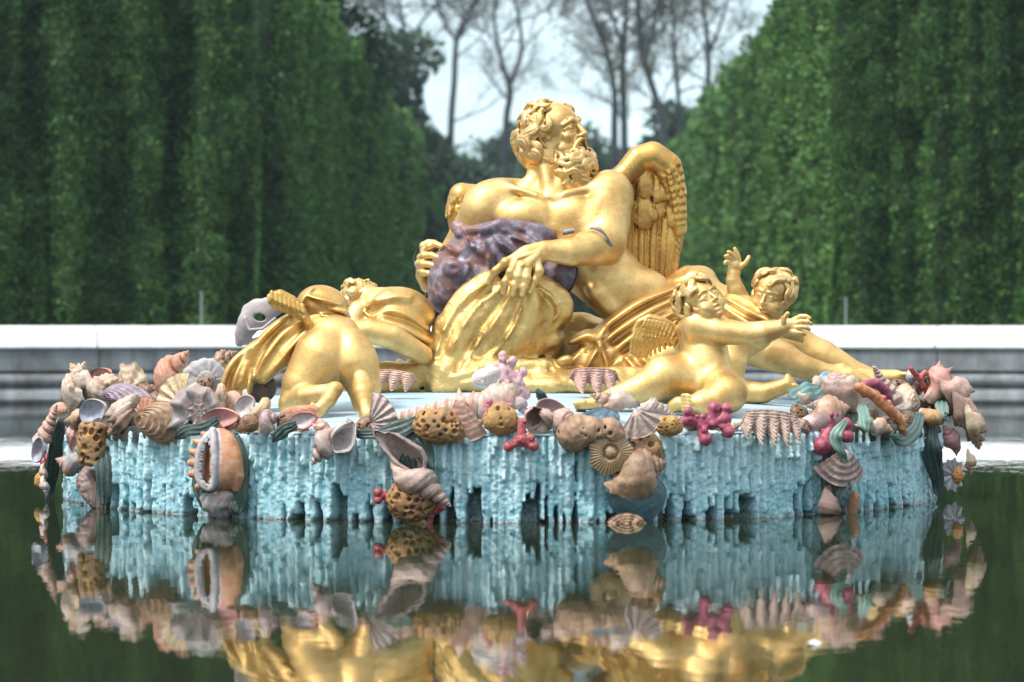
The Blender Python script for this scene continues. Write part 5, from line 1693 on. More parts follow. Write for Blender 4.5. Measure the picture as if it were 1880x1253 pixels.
def ruffle(c1, c2, waves=4.6, amp=.085, ruf=.016, conc=8, seed=0, nr=30, na=150):
    """giant clam lying with its zigzag edge hanging towards the viewer"""
    a = np.linspace(-1, 1, na)[None, :]; r = np.linspace(0, 1, nr)[:, None]
    w = np.cos(waves * PI * a + .6 * np.sin(2 * a + seed))
    x = .5 * a * (.80 + .20 * r) + 0 * r
    y = -.40 * r * (1 - .35 * a ** 4) - amp * r ** 1.3 * w + .05 * (1 - a * a) * (1 - r)
    z = .16 * np.sin(PI * (.12 + .55 * r)) * (1 - .5 * a ** 4) + amp * .9 * r * w + ruf * np.cos(conc * 2 * PI * r + .8 * w)
    z = z + bumpy(x * 6, y * 6 + 5, seed, [(.010, .3, .3)])
    V = np.stack(np.broadcast_arrays(x, y, z), -1)
    st = np.clip(.5 + .5 * np.cos(conc * 2 * PI * r + .8 * w) + .5 * bumpy(x * 9, y * 9, seed + 1, [(1, .5, .5)]), 0, 1)
    C = lerp3(c1, c2, st).reshape(-1, 3)
    V1 = V.reshape(-1, 3); V2 = V1.copy(); V2[:, 2] -= .05; V2[:, 1] += .015
    n0 = nr * na; F1 = grid_faces(nr, na)
    ed = []
    i = np.arange(na - 1)
    for e in (0, (nr - 1) * na): ed.append(np.stack([e + i, e + i + 1, n0 + e + i + 1, n0 + e + i], 1))
    q = np.arange(nr - 1) * na
    for e in (0, na - 1): ed.append(np.stack([q + e, q + na + e, n0 + q + na + e, n0 + q + e], 1))
    return np.concatenate([V1, V2]), np.concatenate([F1, F1[:, ::-1] + n0] + ed), np.concatenate([C, C * .6])


def fan(c1, c2, cin=None, n=14, amax=1.1, dome=.28, rib=.03, wave=0, wavez=.12, nr=26, na=111, th=.035, concave=False, conc=0, elong=1.0, ruf=.0, seed=0, ears=True, tip=.0):
    """scallop / clam valve: hinge at the bottom (y=0), fan opening upwards, dome towards the viewer (or hollow if concave)"""
    a = np.linspace(-1, 1, na)[None, :]; r = np.linspace(0, 1, nr)[:, None]
    ang = a * amax
    R = r * (1 + .05 * np.cos(ang * 2)) * (1 + (tip * np.maximum(0, np.cos(n * ang)) if tip else 0))
    wv = np.cos(wave * ang) if wave else 0 * ang
    R = R * (1 + .17 * wv * r * r * (wave > 0))
    x = R * np.sin(ang); y = R * np.cos(ang) * elong
    z = dome * np.sqrt(np.clip(1 - (r * .98) ** 2 * (.55 + .45 * a * a), 0, 1)) * np.minimum(1, r * 4) ** .6
    z = z + rib * np.cos(n * ang) * np.minimum(1, r * 2) + wavez * wv * r
    if conc: z = z + .012 * np.cos(conc * r * 2 * PI)
    if ruf: z = z + ruf * np.cos(conc * r * 2 * PI + 2 * wv) * r
    z = z + bumpy(x * 4 + 9, y * 4, seed, [(.01, .2, .2)])
    if concave: z = -z
    V = np.stack(np.broadcast_arrays(x, y, z), -1)
    stripe = np.clip(.5 - .5 * np.cos(n * ang), 0, 1) * np.ones_like(r)
    if conc: stripe = np.maximum(stripe * .6, (np.cos(conc * r * 2 * PI) > .5) * .8 * np.ones_like(ang))
    stripe = np.clip(stripe + .5 * bumpy(x * 5, y * 5, seed + 2, [(1, .5, .5)]), 0, 1)
    Cc = lerp3(c1, c2, stripe)
    if concave and cin is not None: Cc = lerp3(cin, c1, np.clip((r - .8) * 4, 0, 1) * np.ones_like(ang))
    W_ = V.copy(); W_[..., 2] -= th
    Cb = lerp3(c1, c2, stripe) if concave else np.broadcast_to(np.asarray(cin if cin is not None else c1, float), V.shape)
    n0 = nr * na
    F1 = grid_faces(nr, na); F2 = F1[:, ::-1] + n0
    i = np.arange(na - 1); e = (nr - 1) * na
    F3 = np.stack([e + i, e + i + 1, n0 + e + i + 1, n0 + e + i], 1)
    j = np.arange(nr - 1)
    F4 = np.stack([j * na, (j + 1) * na, n0 + (j + 1) * na, n0 + j * na], 1)
    F5 = np.stack([j * na + na - 1, n0 + j * na + na - 1, n0 + (j + 1) * na + na - 1, (j + 1) * na + na - 1], 1)
    V2 = np.concatenate([V.reshape(-1, 3), W_.reshape(-1, 3)]); C2 = np.concatenate([Cc.reshape(-1, 3), Cb.reshape(-1, 3)])
    V2[:, 1] -= .5 * elong
    return V2, np.concatenate([F1, F2, F3, F4, F5]), C2


def dish(c1, c2, cin, w=1.0, h=.7, depth=.25, conc=7, concave=True, off=.25, nr=24, na=60, lip=.05, liphue=None, seed=0, amp=.012, taper=.0):
    """oval clam / mussel valve lying in the picture plane, hollow or domed side towards the viewer"""
    r = np.linspace(0.02, 1, nr)[:, None]; a = np.linspace(0, 2 * PI, na, endpoint=False)[None, :]
    cx = -off * (1 - r); 
    x = cx * w + r * np.cos(a) * w * .5 * (1 + .06 * np.sin(2 * a + seed))
    y = r * np.sin(a) * h * .5 * (1 - taper * np.cos(a)) + .04 * h * np.cos(a * 2 + seed)
    z = depth * (1 - r ** 2.2)
    ring = np.cos(conc * 2 * PI * r)
    zo = z + amp * ring + bumpy(x * 4 + seed, y * 4, seed, [(.012, .25, .25)])
    zi = z - lip
    Vo = np.stack(np.broadcast_arrays(x, y, zo), -1).reshape(-1, 3); Vi = np.stack(np.broadcast_arrays(x * .93, y * .93, zi), -1).reshape(-1, 3)
    Co = lerp3(c1, c2, np.clip((.5 + .5 * ring) * .7 + .4 * bumpy(x * 5, y * 5, seed + 4, [(1, .5, .3)]), 0, 1)).reshape(-1, 3)
    liph = np.asarray(liphue if liphue is not None else cin, float)
    Ci = lerp3(cin, liph, np.clip((r - .72) * 4, 0, 1) * np.ones_like(a)).reshape(-1, 3)
    n0 = nr * na
    F1 = grid_faces(nr, na, False, True); F2 = F1[:, ::-1] + n0
    j = np.arange(na); j2 = (j + 1) % na; e = (nr - 1) * na
    F3 = np.stack([e + j, e + j2, n0 + e + j2, n0 + e + j], 1)
    V = np.concatenate([Vo, Vi]); C_ = np.concatenate([Co, Ci])
    Fq = np.concatenate([F1, F2, F3])
    cap0 = None
    if concave: V[:, 2] *= -1; Fq = Fq[:, ::-1]
    return V, Fq, C_


def coral(c1, c2, segs, k=.03, h=.022, knob=True, seed=0, noise=.012):
    """branching coral: segs = list of polylines (x, y, z, r) in a unit frame"""
    v = Vol((-.75, -.75, -.4), (.75, .75, .45), h)
    rg = random.Random(seed)
    for sg in segs:
        v.tube([p[:3] for p in sg], [p[3] for p in sg], k)
        if knob:
            e = sg[-1]; v.ell(e[:3], [e[3] * 1.3] * 3, None, k)
            for i in range(len(sg) - 1):
                for _ in range(4):
                    u = rg.random(); p = [sg[i][q] * (1 - u) + sg[i + 1][q] * u for q in range(3)]
                    d = np.array([rg.gauss(0, 1), rg.gauss(0, 1), rg.gauss(0.3, 1)]); d /= np.linalg.norm(d)
                    v.ell(np.array(p) + d * sg[i][3] * .95, [sg[i][3] * rg.uniform(.35, .6)] * 3, None, k * .7)
    v.noise(noise, .08, seed)
    V, F_ = v.mesh()
    n = bumpy(V[:, 0] * 5, V[:, 1] * 5 + V[:, 2] * 3, seed, [(.8, .5, .5), (.4, .2, .2)])
    return V, F_, lerp3(c1, c2, np.clip(.5 + n, 0, 1))


def sponge(c1, c2, rx=.5, ry=.45, rz=.3, holes=40, hr=(.03, .08), seed=0, box=False, h=.022, cdark=None):
    v = Vol((-.62, -.62, -.45), (.62, .62, .5), h)
    rg = random.Random(seed)
    v.ell((0, 0, 0), (rx, ry, rz), None, 0)
    for _ in range(9):
        d = np.array([rg.gauss(0, 1), rg.gauss(0, 1), rg.gauss(0, .6)]); d /= np.linalg.norm(d)
        v.ell(d * np.array([rx, ry, rz]) * .6, [rg.uniform(.15, .25) * min(1, rx * 2)] * 3, None, .08)
    pts = []
    if box:
        v.box((0, 0, 0), (rx, ry, rz * .8), None, .1, .12)
    for _ in range(holes * 40):
        if len(pts) >= holes: break
        d = np.array([rg.gauss(0, 1), rg.gauss(0, 1), abs(rg.gauss(0, 1))]); d /= np.linalg.norm(d)
        p = d * np.array([rx, ry, rz]) * (1.06 if not box else 1.12)
        r = rg.uniform(*hr)
        if all(np.linalg.norm(p - q[0]) > (r + q[1]) * 1.0 for q in pts):
            pts.append((p, r)); 
            v.tube([p * 1.0, p * .72], [r, r * .6], .02, 's')
    v.noise(.012, .06, seed)
    V, F_ = v.mesh()
    rad = np.sqrt((V[:, 0] / rx) ** 2 + (V[:, 1] / ry) ** 2 + (V[:, 2] / rz) ** 2)
    n = bumpy(V[:, 0] * 5, V[:, 1] * 5 + V[:, 2] * 3, seed, [(.5, .5, .5), (.4, .2, .2)])
    return V, F_, lerp3(c1, c2, np.clip(.5 + n, 0, 1))


def disc_coral(c1, c2, seed=0):
    nr, na = 34, 150
    r = np.linspace(.01, 1, nr)[:, None]; a = np.linspace(0, 2 * PI, na, endpoint=False)[None, :]
    R = r * .5 * (1 + .05 * np.sin(3 * a + 1) + .03 * np.sin(7 * a))
    rid = np.cos(38 * a) * (r > .22)
    z = .12 * (1 - r ** 3) - .05 * np.exp(-((r - .30) / .07) ** 2) + .05 * np.exp(-(r / .18) ** 2) + .014 * rid + .02 * np.sin(2 * a + 3) * r
    V = np.stack(np.broadcast_arrays(R * np.cos(a), R * np.sin(a), z), -1).reshape(-1, 3)
    Cc = lerp3(c1, c2, np.clip(.45 - .45 * rid + .3 * np.exp(-((r - .3) / .08) ** 2), 0, 1)).reshape(-1, 3)
    Vb = V.copy(); Vb[:, 2] = -.05; Vb[:, :2] *= .9
    n0 = nr * na; F1 = grid_faces(nr, na, False, True); j = np.arange(na); j2 = (j + 1) % na; e = (nr - 1) * na
    return np.concatenate([V, Vb]), np.concatenate([F1, F1[:, ::-1] + n0, np.stack([e + j, e + j2, n0 + e + j2, n0 + e + j], 1)]), np.concatenate([Cc, Cc * .7])


def kelp(c1, c2, path, width, n=34, m=11, curl=.35, seed=0):
    """leaf blade in world space along a path; width in metres"""
    P = np.array(bez([np.array(p, float) for p in path], n))
    T = np.gradient(P, axis=0); T /= np.linalg.norm(T, axis=1)[:, None]
    up = np.array([0, -1, .35]); up = up / np.linalg.norm(up)
    V = np.zeros((n, m, 3)); C_ = np.zeros((n, m, 3))
    for i in range(n):
        u = i / (n - 1)
        s = np.cross(T[i], up); s /= np.linalg.norm(s) + 1e-6; nn = np.cross(s, T[i])
        w = width * (math.sin(PI * min(1, .08 + .92 * u)) ** .55) * (1 + .15 * math.sin(9 * u + seed))
        for j in range(m):
            q = (j / (m - 1) - .5)
            V[i, j] = P[i] + s * w * q + nn * (w * curl * (.25 - q * q) + .006 * math.cos(6 * PI * q) + .006 * math.sin(14 * u + 3 * q + seed))
            C_[i, j] = lerp3(c1, c2, .5 + .5 * math.cos(8 * PI * q + u * 5))
    V2 = V.reshape(-1, 3) - np.array([0, -1, 0]) * .012
    n0 = n * m; F1 = grid_faces(n, m)
    ed = []
    i = np.arange(n - 1)
    ed.append(np.stack([i * m, (i + 1) * m, n0 + (i + 1) * m, n0 + i * m], 1)); ed.append(np.stack([i * m + m - 1, n0 + i * m + m - 1, n0 + (i + 1) * m + m - 1, (i + 1) * m + m - 1], 1))
    j = np.arange(m - 1)
    for e in (0, (n - 1) * m): ed.append(np.stack([e + j, e + j + 1, n0 + e + j + 1, n0 + e + j], 1))
    return np.concatenate([V.reshape(-1, 3), V2]), np.concatenate([F1, F1[:, ::-1] + n0] + ed), np.concatenate([C_.reshape(-1, 3)] * 2)


def helmet(seed=0):
    """helmet shell: orange humped body with blunt spines on its left and a long white toothed mouth"""
    v = Vol((-.55, -.62, -.35), (.55, .62, .5), .014)
    v.ell((.04, .02, .02), (.38, .50, .26), None, 0)
    v.ell((.14, -.08, .05), (.30, .38, .26), None, .08)
    v.ell((-.05, .36, 0), (.24, .18, .18), None, .1)
    for i, (x, y, r) in enumerate(((-.40, .30, .075), (-.45, .12, .085), (-.46, -.06, .095), (-.43, -.24, .10), (-.30, -.44, .085), (-.28, .44, .06))):
        v.tube([(-.15, y * .8, .06), (x, y, .10)], [r * 1.5, r * .7], .05)
    v.tube([(.34, .1, .1), (.42, -.2, .08), (.36, -.42, .04)], [.06, .08, .07], .08)
    lp = bez([(-.05, .52, .20), (-.20, .30, .27), (-.25, 0, .29), (-.22, -.30, .27), (-.06, -.44, .24), (.06, -.34, .27), (.08, 0, .33), (.02, .30, .30), (-.05, .52, .22)], 60)
    v.tube(lp, .058, .01)
    v.tube([(-.06, .34, .32), (-.09, 0, .33), (-.08, -.30, .31)], [.03, .065, .05], .02, 's')
    v.tube([(-.06, .34, .24), (-.09, 0, .22), (-.08, -.30, .22)], [.03, .06, .05], .01, 's')
    rg = random.Random(1)
    for i in range(44):
        u = i / 44 * 8; p = lp[min(59, int(i / 44 * 59))]
        c = np.array([-.08, 0.0, .3]); d = c - p; d[1] *= .15; d /= np.linalg.norm(d)
        v.tube([p + np.array([0, 0, .035]), p + d * .085 + np.array([0, 0, .01])], [.016, .012], .006)
    V, F_ = v.mesh()
    L = np.array(lp)
    dd = np.min(np.linalg.norm(V[:, None, :2] - L[None, ::2, :2], axis=2) + .6 * np.maximum(0, .18 - V[:, None, 2]), axis=1)
    white = np.clip((.115 - dd) / .03, 0, 1)
    inner = ((np.abs(V[:, 0] + .08) < .075) & (np.abs(V[:, 1]) < .36) & (V[:, 2] < .285)).astype(float)
    c = lerp3((.62, .26, .13), (.72, .42, .26), np.clip(.5 + bumpy(V[:, 0] * 4, V[:, 1] * 4, 3, [(.6, .4, .4)]), 0, 1))
    c = c * (1 - white[:, None]) + np.array([.62, .60, .66]) * white[:, None]
    c = c * (1 - inner[:, None]) + np.array([.32, .13, .04]) * inner[:, None]
    return V, F_, c


def auto_r(px, py):
    for r in np.linspace(RI + .02, 2.02, 60):
        z = RIM(px, py, r)[2]
        if r > 2.66 and z < .50: return r
        if z <= .52 + .45 * (2.68 - r): return r
    return 2.02


def place(name, geo, px, py, size, ang, label, mat, cat='shell', r=None, yaw=0, pitch=0, group=None, fwd=0.0, sx=1, sy=1, parent=None, turn=True):
    """geo in the unit frame (x right, y up, z to the viewer); size = px that one unit covers; ang clockwise degrees"""
    V, F_, Cc = geo
    r = auto_r(px, py) if r is None else r
    c = RIM(px, py, r)
    if V is None: return None
    V = np.array(V, float); ex = V.max(0) - V.min(0); V = (V - (V.max(0) + V.min(0)) / 2) / max(ex[0], ex[1])
    size = size * (1.42 if (px < 450 or px > 1480) and py < 800 else 1.1)
    d = c[1]; m = size / F * d
    V = V * np.array([sx, sy, (abs(sx) + abs(sy)) / 2])
    def rot(a, i, j, V):
        a = math.radians(a); ca, sa = math.cos(a), math.sin(a)
        o = V.copy(); o[:, i] = V[:, i] * ca - V[:, j] * sa; o[:, j] = V[:, i] * sa + V[:, j] * ca
        return o
    V = rot(yaw, 0, 2, V)       # about y
    V = rot(pitch, 1, 2, V)
    V = rot(-ang, 0, 1, V)
    th = math.degrees(math.atan2(c[0] - X0, D0 - c[1]))
    if turn: V = rot(th * .55, 0, 2, V) if False else rot(-th * .55, 0, 2, V)
    O = np.stack([V[:, 0], -V[:, 2], V[:, 1]], 1) * m + c + np.array([0, -fwd, 0])
    # centre the visible body on the aimed pixel
    bb = (O.min(0) + O.max(0)) / 2
    O += np.array([c[0] - bb[0], 0, c[2] - bb[2]])
    o = mesh_obj(name, O, F_, mat, col=np.asarray(Cc) * np.array([.90, .86, .82]))
    return tag(o, label, cat, group)
def build_garland():
    M = m_paint('painted_shell', 0.45, 0.5, 60, .34)
    MS = m_paint('painted_sponge', 0.65, 0.6, 45, .3, (.05, .03, .015))
    MK = m_paint('painted_weed', 0.5, 0.3, 50, .4, (.01, .02, .018))
    # ---------------- bed the shells lie in: dark weed and rough rock all round the rim
    n, k = 420, 14
    th = np.linspace(-PI, PI, n, endpoint=False)
    side = np.clip((np.abs(th) - .62) / .25, 0, 1) * np.clip((2.2 - np.abs(th)) / .4, 0, 1)
    V = np.zeros((n, k, 3))
    prof_r = np.array([2.66, 2.67, 2.67, 2.66, 2.60, 2.54, 2.48, 2.42, 2.36, 2.30, 2.24, 2.18, 2.10, 2.04])
    for i in range(n):
        hi = np.array([.425, .44, .462, .475, .49, .50, .505, .505, .50, .49, .48, .47, .46, .45])
        lo = np.array([.0, .0, .012, .03, .06, .09, .115, .14, .155, .16, .14, .10, .04, .0])
        nz = bumpy(np.full(k, th[i] * 2.6 + 9), prof_r * 1.0, 77, [(.02, .12, .12), (.012, .05, .05)])
        z = hi - .02 + lo * (side[i] * .45 + .02) + nz * np.sin(np.linspace(0, PI, k))
        rr = prof_r + .02 * nz * 10
        z[8:] = np.where(side[i] < .5, np.minimum(z[8:], .515 - .004 * np.arange(6) * 3 + side[i] * .1), z[8:])
        V[i, :, 0] = X0 + rr * math.sin(th[i]); V[i, :, 1] = D0 - rr * math.cos(th[i]); V[i, :, 2] = z
    V[:, :2, 2] -= .02
    c = lerp3((.008, .02, .017), (.05, .04, .025), np.clip(.5 + bumpy(np.repeat(th[:, None], k, 1) * 3, np.repeat(prof_r[None], n, 0), 5, [(1, .3, .2)]), 0, 1))
    # keep it narrow in the middle front where the pale top shows
    mid = 1 - side
    V[:, 7:, 2] -= mid[:, None] * .09
    sh = 1 - .035 * mid[:, None] + .006 * np.array([[bumpy(np.array([t_ * 20.]), np.array([j_ * 1.]), 3, [(1, 1, 1)])[0] for j_ in range(k)] for t_ in th])
    V[:, :, 0] = X0 + (V[:, :, 0] - X0) * sh; V[:, :, 1] = D0 + (V[:, :, 1] - D0) * sh
    tag(mesh_obj('weed_bed', V.reshape(-1, 3), grid_faces(n, k, True, False), MK, col=c.reshape(-1, 3)), 'dark rough bed of weed and rock under the shells round the island rim', 'garland')
    # ---------------- colours
    WH = (.68, .57, .49); CR = (.68, .54, .38); TAN = (.54, .35, .22); BR = (.26, .15, .09); OC = (.50, .28, .08); PK = (.68, .36, .30); SAL = (.66, .30, .20)
    LIL = (.44, .38, .46); GR = (.36, .35, .37); PUR = (.20, .13, .20); RED = (.42, .05, .07); MAG = (.38, .05, .13); BLU = (.12, .32, .50); PB = (.42, .50, .60)
    PALEP = (.69, .43, .35); DG = (.012, .035, .03); GN = (.05, .11, .10); ORG = (.62, .24, .08); TEAL = (.06, .16, .20); GP = (.47, .31, .28)
    g = gastropod; S = place
    def whelk(c1, c2, c3, seed=0, **k):
        a = dict(whorls=5.5, A=1.15, B=.15, C=.21, G=3.0, siphon=1.3, flare=.3, seed=seed, phase=2.9); a.update(k)
        V, F_, C_ = g(c1, c2, c3, **a)
        V = V - (V.min(0) + V.max(0)) / 2; V /= (V[:, 0].max() - V[:, 0].min())
        return V, F_, C_
    def auger(c1, c2, c3, seed=0, **k):
        a = dict(whorls=11, A=2.6, B=.12, C=.17, G=2.6, siphon=.25, flare=.1, seed=seed, phase=2.9, nt=300); a.update(k)
        V, F_, C_ = g(c1, c2, c3, **a)
        V = V - (V.min(0) + V.max(0)) / 2; V /= (V[:, 0].max() - V[:, 0].min())
        return V, F_, C_
    def snail(c1, c2, c3, seed=0, **k):
        a = dict(whorls=3.6, A=.55, B=.36, C=.30, G=3.0, siphon=.3, flare=.1, seed=seed, phase=.2); a.update(k)
        V, F_, C_ = g(c1, c2, c3, **a)
        V = V - (V.min(0) + V.max(0)) / 2; V /= (V[:, 1].max() - V[:, 1].min())
        return V, F_, C_
    # ---------------- left third
    S('spiky_shell', whelk(WH, CR, WH, 1, knobs=9, knobamp=.6, cords=8, siphon=.8), 138, 712, 76, -58, 'white spiky shell leading the garland at its far left top', M)
    S('spiky_shell', whelk(CR, OC, WH, 2, knobs=7, knobamp=.7, siphon=.7), 150, 694, 66, -140, 'cream and ochre knobby shell behind the white spiky one at the far left', M, r=2.35)
    S('clam_shell', dish(CR, OC, WH, 1, .5, .22, 5, True, liphue=RED, lip=.09), 186, 691, 44, -4, 'small open shell with a red lip on top of the left pile', M, r=2.3)
    S('frilled_shell', whelk(CR, PALEP, WH, 3, ribs=12, ribamp=.3, knobs=12, knobamp=.4), 196, 712, 78, 20, 'bumpy cream and pink shell just below the small red lipped one', M, r=2.4)
    S('scallop_shell', fan(CR, WH, WH, n=9, dome=.2, rib=.05, tip=.12, conc=4, seed=4), 246, 692, 62, 18, 'cream fan shell with pointed ribs standing upright on the left pile', M, r=2.25)
    S('cone_shell', whelk(SAL, (.72, .42, .30), PK, 5, whorls=4.5, A=.9, B=.2, C=.27, cords=10, siphon=.9, flare=.2, rough=.05), 316, 691, 84, -42, 'large salmon orange whelk leaning with its point to the lower left', M, r=2.1)
    S('snail_shell', snail(GR, (.52, .53, .55), (.6, .6, .62), 6, bands=2, ribs=14, ribamp=.12, phase=2.4), 374, 695, 60, 8, 'silver grey snail shell with a tight spiral facing the viewer', M, r=2.05, yaw=58, pitch=-10)
    S('mussel_shell', dish(PUR, LIL, PB, 1, .40, .30, 6, False, seed=3, taper=.2), 236, 728, 84, 6, 'dark purple mussel shell lying flat across the left pile', M)
    S('mussel_shell', dish(BR, TAN, (.46, .52, .66), 1, .80, .28, 6, True, seed=7), 172, 758, 48, -8, 'brown backed shell with a hollow pale blue lining on the left rim', M)
    S('cone_shell', whelk(BR, TAN, TAN, 8, siphon=.4), 138, 769, 42, 175, 'small brown turned shell left of the pale blue hollow shell', M)
    S('frilled_shell', whelk(GP, PALEP, WH, 9, ribs=10, ribamp=.35, knobs=10, knobamp=.5, cords=6), 226, 762, 74, 140, 'frilly pinkish grey shell hanging over the left rim', M)
    S('scallop_shell', fan(PK, ORG, PALEP, n=16, dome=.3, seed=10), 270, 747, 44, 5, 'small orange pink fan shell behind the ribbed brown cockle', M)
    S('cockle_shell', dish(TAN, BR, CR, 1, .78, .42, 7, False, off=.3, seed=11, amp=.03), 293, 778, 68, 12, 'round brown cockle with dark curved grooves on the left rim', M)
    S('scallop_shell', fan(CR, (.70, .55, .30), WH, n=18, dome=.22, seed=12), 318, 732, 78, -60, 'flat yellow cream fan shell tucked under the silver snail', M)
    S('spiky_shell', snail(GR, GP, GR, 13, knobs=8, knobamp=.7, A=.3, whorls=3.2, cords=6, phase=2.6), 357, 751, 74, 20, 'grey spiky shell showing its spiral top, left of the gold drapery', M, yaw=70)
    S('clam_shell', dish(SAL, PK, (.70, .40, .42), 1, .52, .22, 4, True, liphue=(.74, .36, .30), lip=.08, seed=2), 407, 768, 54, -6, 'salmon pink open shell right above the big orange helmet shell', M)
    S('clam_shell', dish(CR, OC, (.66, .64, .70), .8, 1, .25, 4, True, seed=5), 452, 747, 44, 30, 'white hollow shell leaning against the tan round shell', M, fwd=.05)
    S('round_shell', snail(CR, OC, CR, 15, A=.3, phase=2.9), 478, 752, 44, 30, 'tan round shell behind the white hollow shell', M, yaw=-40)
    S('round_sponge', sponge(BR, (.36, .2, .12), .45, .42, .4, 30, (.03, .05), 3), 459, 778, 34, 0, 'little brown pitted ball under the white hollow shell', MS, cat='sponge')
    S('snail_shell', snail(GP, LIL, WH, 17, A=.7, bands=3, phase=2.9), 492, 776, 44, -20, 'lilac grey banded snail shell at the knee of the kneeling cherub', M)
    S('driftwood', sponge(BR, (.2, .14, .1), .5, .25, .3, 8, (.02, .05), 8), 462, 712, 90, -18, 'brown grooved driftwood under the hanging gold drapery', MS, cat='driftwood', r=2.0)
    S('rough_shell', whelk(BR, TAN, TAN, 18, ribs=9, ribamp=.3), 408, 668, 60, -25, 'rough brown shell just behind the top of the silver snail', M, r=1.8)
    S('round_shell', snail(TAN, CR, CR, 19, phase=2.9), 402, 722, 26, 0, 'small tan shell tucked beside the hanging gold drapery', M, yaw=-50)
    # far-left twist and pendant
    S('twisted_shell', auger(LIL, PALEP, PB, 20, whorls=8, ribs=0, bands=1, A=2.6, G=2.0), 83, 792, 74, -62, 'lilac twisted rope-like shell curling down the far left edge', M, r=2.76)
    S('clam_shell', dish(GP, LIL, (.40, .42, .52), .6, 1, .25, 5, True, seed=9), 70, 826, 46, 18, 'lilac grey hollow shell at the far left edge above the water', M, r=2.84)
    S('red_coral', coral(RED, (.5, .1, .1), [[(0, 0, 0, .25), (.2, .3, .1, .2)], [(0, 0, 0, .25), (-.3, -.1, .1, .2)]]), 84, 843, 24, 0, 'small red coral knob on the far left pendant', M, cat='coral', r=2.74)
    S('frilled_shell', whelk(WH, GP, WH, 21, ribs=9, ribamp=.3), 80, 868, 34, 90, 'small whitish ruffled shell low on the far left pendant', M, r=2.76)
    S('frilled_shell', whelk(WH, LIL, WH, 22, ribs=9, ribamp=.3), 82, 892, 38, 80, 'lowest whitish ruffled shell of the far left pendant', M, r=2.76)
    S('yellow_sponge', sponge(OC, (.6, .35, .08), .4, .5, .3, 14, (.03, .06), 12), 73, 882, 26, 0, 'tiny yellow ochre sponge at the far left waterline', MS, cat='sponge', r=2.74)
    # first pendant
    S('frilled_shell', whelk(PALEP, LIL, PK, 23, ribs=11, ribamp=.3, cords=5), 134, 800, 62, -70, 'thin pink and lilac ribbed shell beside the honeycomb sponge', M)
    S('honeycomb_sponge', sponge(OC, BR, .34, .52, .26, 22, (.055, .095), 5, box=True), 171, 815, 76, 4, 'upright brown honeycomb sponge with large holes', MS, cat='sponge', fwd=.04)
    S('horn_shell', whelk(GP, PALEP, GR, 24, cords=9, siphon=.3, A=1.0, C=.26), 130, 852, 74, 195, 'grey pink horn shell pointing left below the honeycomb sponge', M)
    S('curved_shell', dish(BR, LIL, PUR, 1, .48, .4, 14, False, off=.1, seed=8, amp=.02), 168, 902, 92, 62, 'long brown purple ridged shell curving down to the water', M)
    # second pendant
    S('helmet_shell', helmet(), 398, 843, 108, 4, 'big orange helmet shell with a white toothed mouth and blunt spines', M, fwd=.06)
    S('spiky_shell', whelk(GR, GP, GR, 26, knobs=7, knobamp=.5, cords=10, A=.8, C=.3, siphon=.6), 408, 924, 82, 25, 'grey knobbed conch half sunk below the orange helmet shell', M)
    # ---------------- middle
    S('clam_shell', dish(SAL, ORG, PK, 1, .36, .2, 5, False, seed=12), 549, 758, 70, -6, 'thin orange tan shell edge under the kneeling cherub foot', M, r=2.35)
    S('clam_shell', dish(PK, RED, (.72, .68, .72), 1, .62, .2, 3, True, liphue=(.62, .18, .20), lip=.08, seed=1), 558, 773, 50, -12, 'small oval shell with white hollow and bright pink rim', M)
    S('cone_shell', whelk(PALEP, WH, PK, 27), 590, 785, 34, 25, 'tiny pink cone right of the pink rimmed oval shell', M)
    S('whelk_shell', whelk(GP, (.50, .42, .42), (.70, .66, .70), 28, whorls=4.6, A=1.0, C=.3, bands=2, siphon=.5, flare=.12, cords=4, knobs=8, knobamp=.25, phase=.35), 614, 812, 104, 128, 'grey pink whelk with white mouth up and point down left', M, fwd=.05)
    S('turret_shell', auger((.70, .60, .56), (.60, .28, .22), PALEP, 30, whorls=16, bandt=1, A=5.2, G=1.7), 815, 742, 262, 171, 'very long cream horn shell with thin red bands lying along the front rim', M, r=2.36)
    S('scallop_shell', fan((.60, .50, .48), (.42, .32, .32), WH, n=22, dome=.3, elong=.8, seed=31), 705, 772, 100, 74, 'grey pink finely ribbed fan under the left end of the long horn shell', M)
    S('lumpy_sponge', sponge(OC, BR, .5, .30, .3, 46, (.03, .055), 6), 804, 783, 86, 3, 'flat ochre brown sponge under the pink ribbed cone', MS, cat='sponge')
    S('cone_shell', fan((.70, .50, .42), (.62, .26, .18), PALEP, n=5, dome=.3, amax=.42, conc=9, rib=.02, seed=33), 855, 762, 92, 172, 'peach cone with slanting red ridges pointing down over the rim', M, fwd=.06)
    S('whelk_shell', whelk((.70, .60, .60), (.62, .36, .30), WH, 34, bandt=1, A=.7, C=.3), 918, 736, 86, 160, 'white and pink banded shell end lying behind the magenta coral sprigs', M, r=2.4)
    S('white_shell', dish((.72, .70, .70), WH, WH, 1, .7, .4, 3, False, seed=13), 892, 694, 52, -20, 'smooth white round shell under the pale pink coral', M, r=2.15)
    S('pink_coral', coral((.60, .34, .40), (.72, .52, .56), [[(-.5, -.1, 0, .10), (-.25, .12, 0, .12), (0, .15, 0, .13), (.3, -.1, .05, .13), (.5, -.35, 0, .1)], [(0, .15, 0, .1), (-.05, .42, 0, .08)], [(.1, .1, 0, .1), (.18, .33, .05, .08)], [(.3, -.1, .05, .1), (.42, .12, 0, .08)], [(0, .1, .1, .1), (.05, -.2, .2, .1)]], seed=3), 922, 690, 98, 6, 'pale pink knobby coral arching on top of the front garland', M, cat='coral', r=2.05)
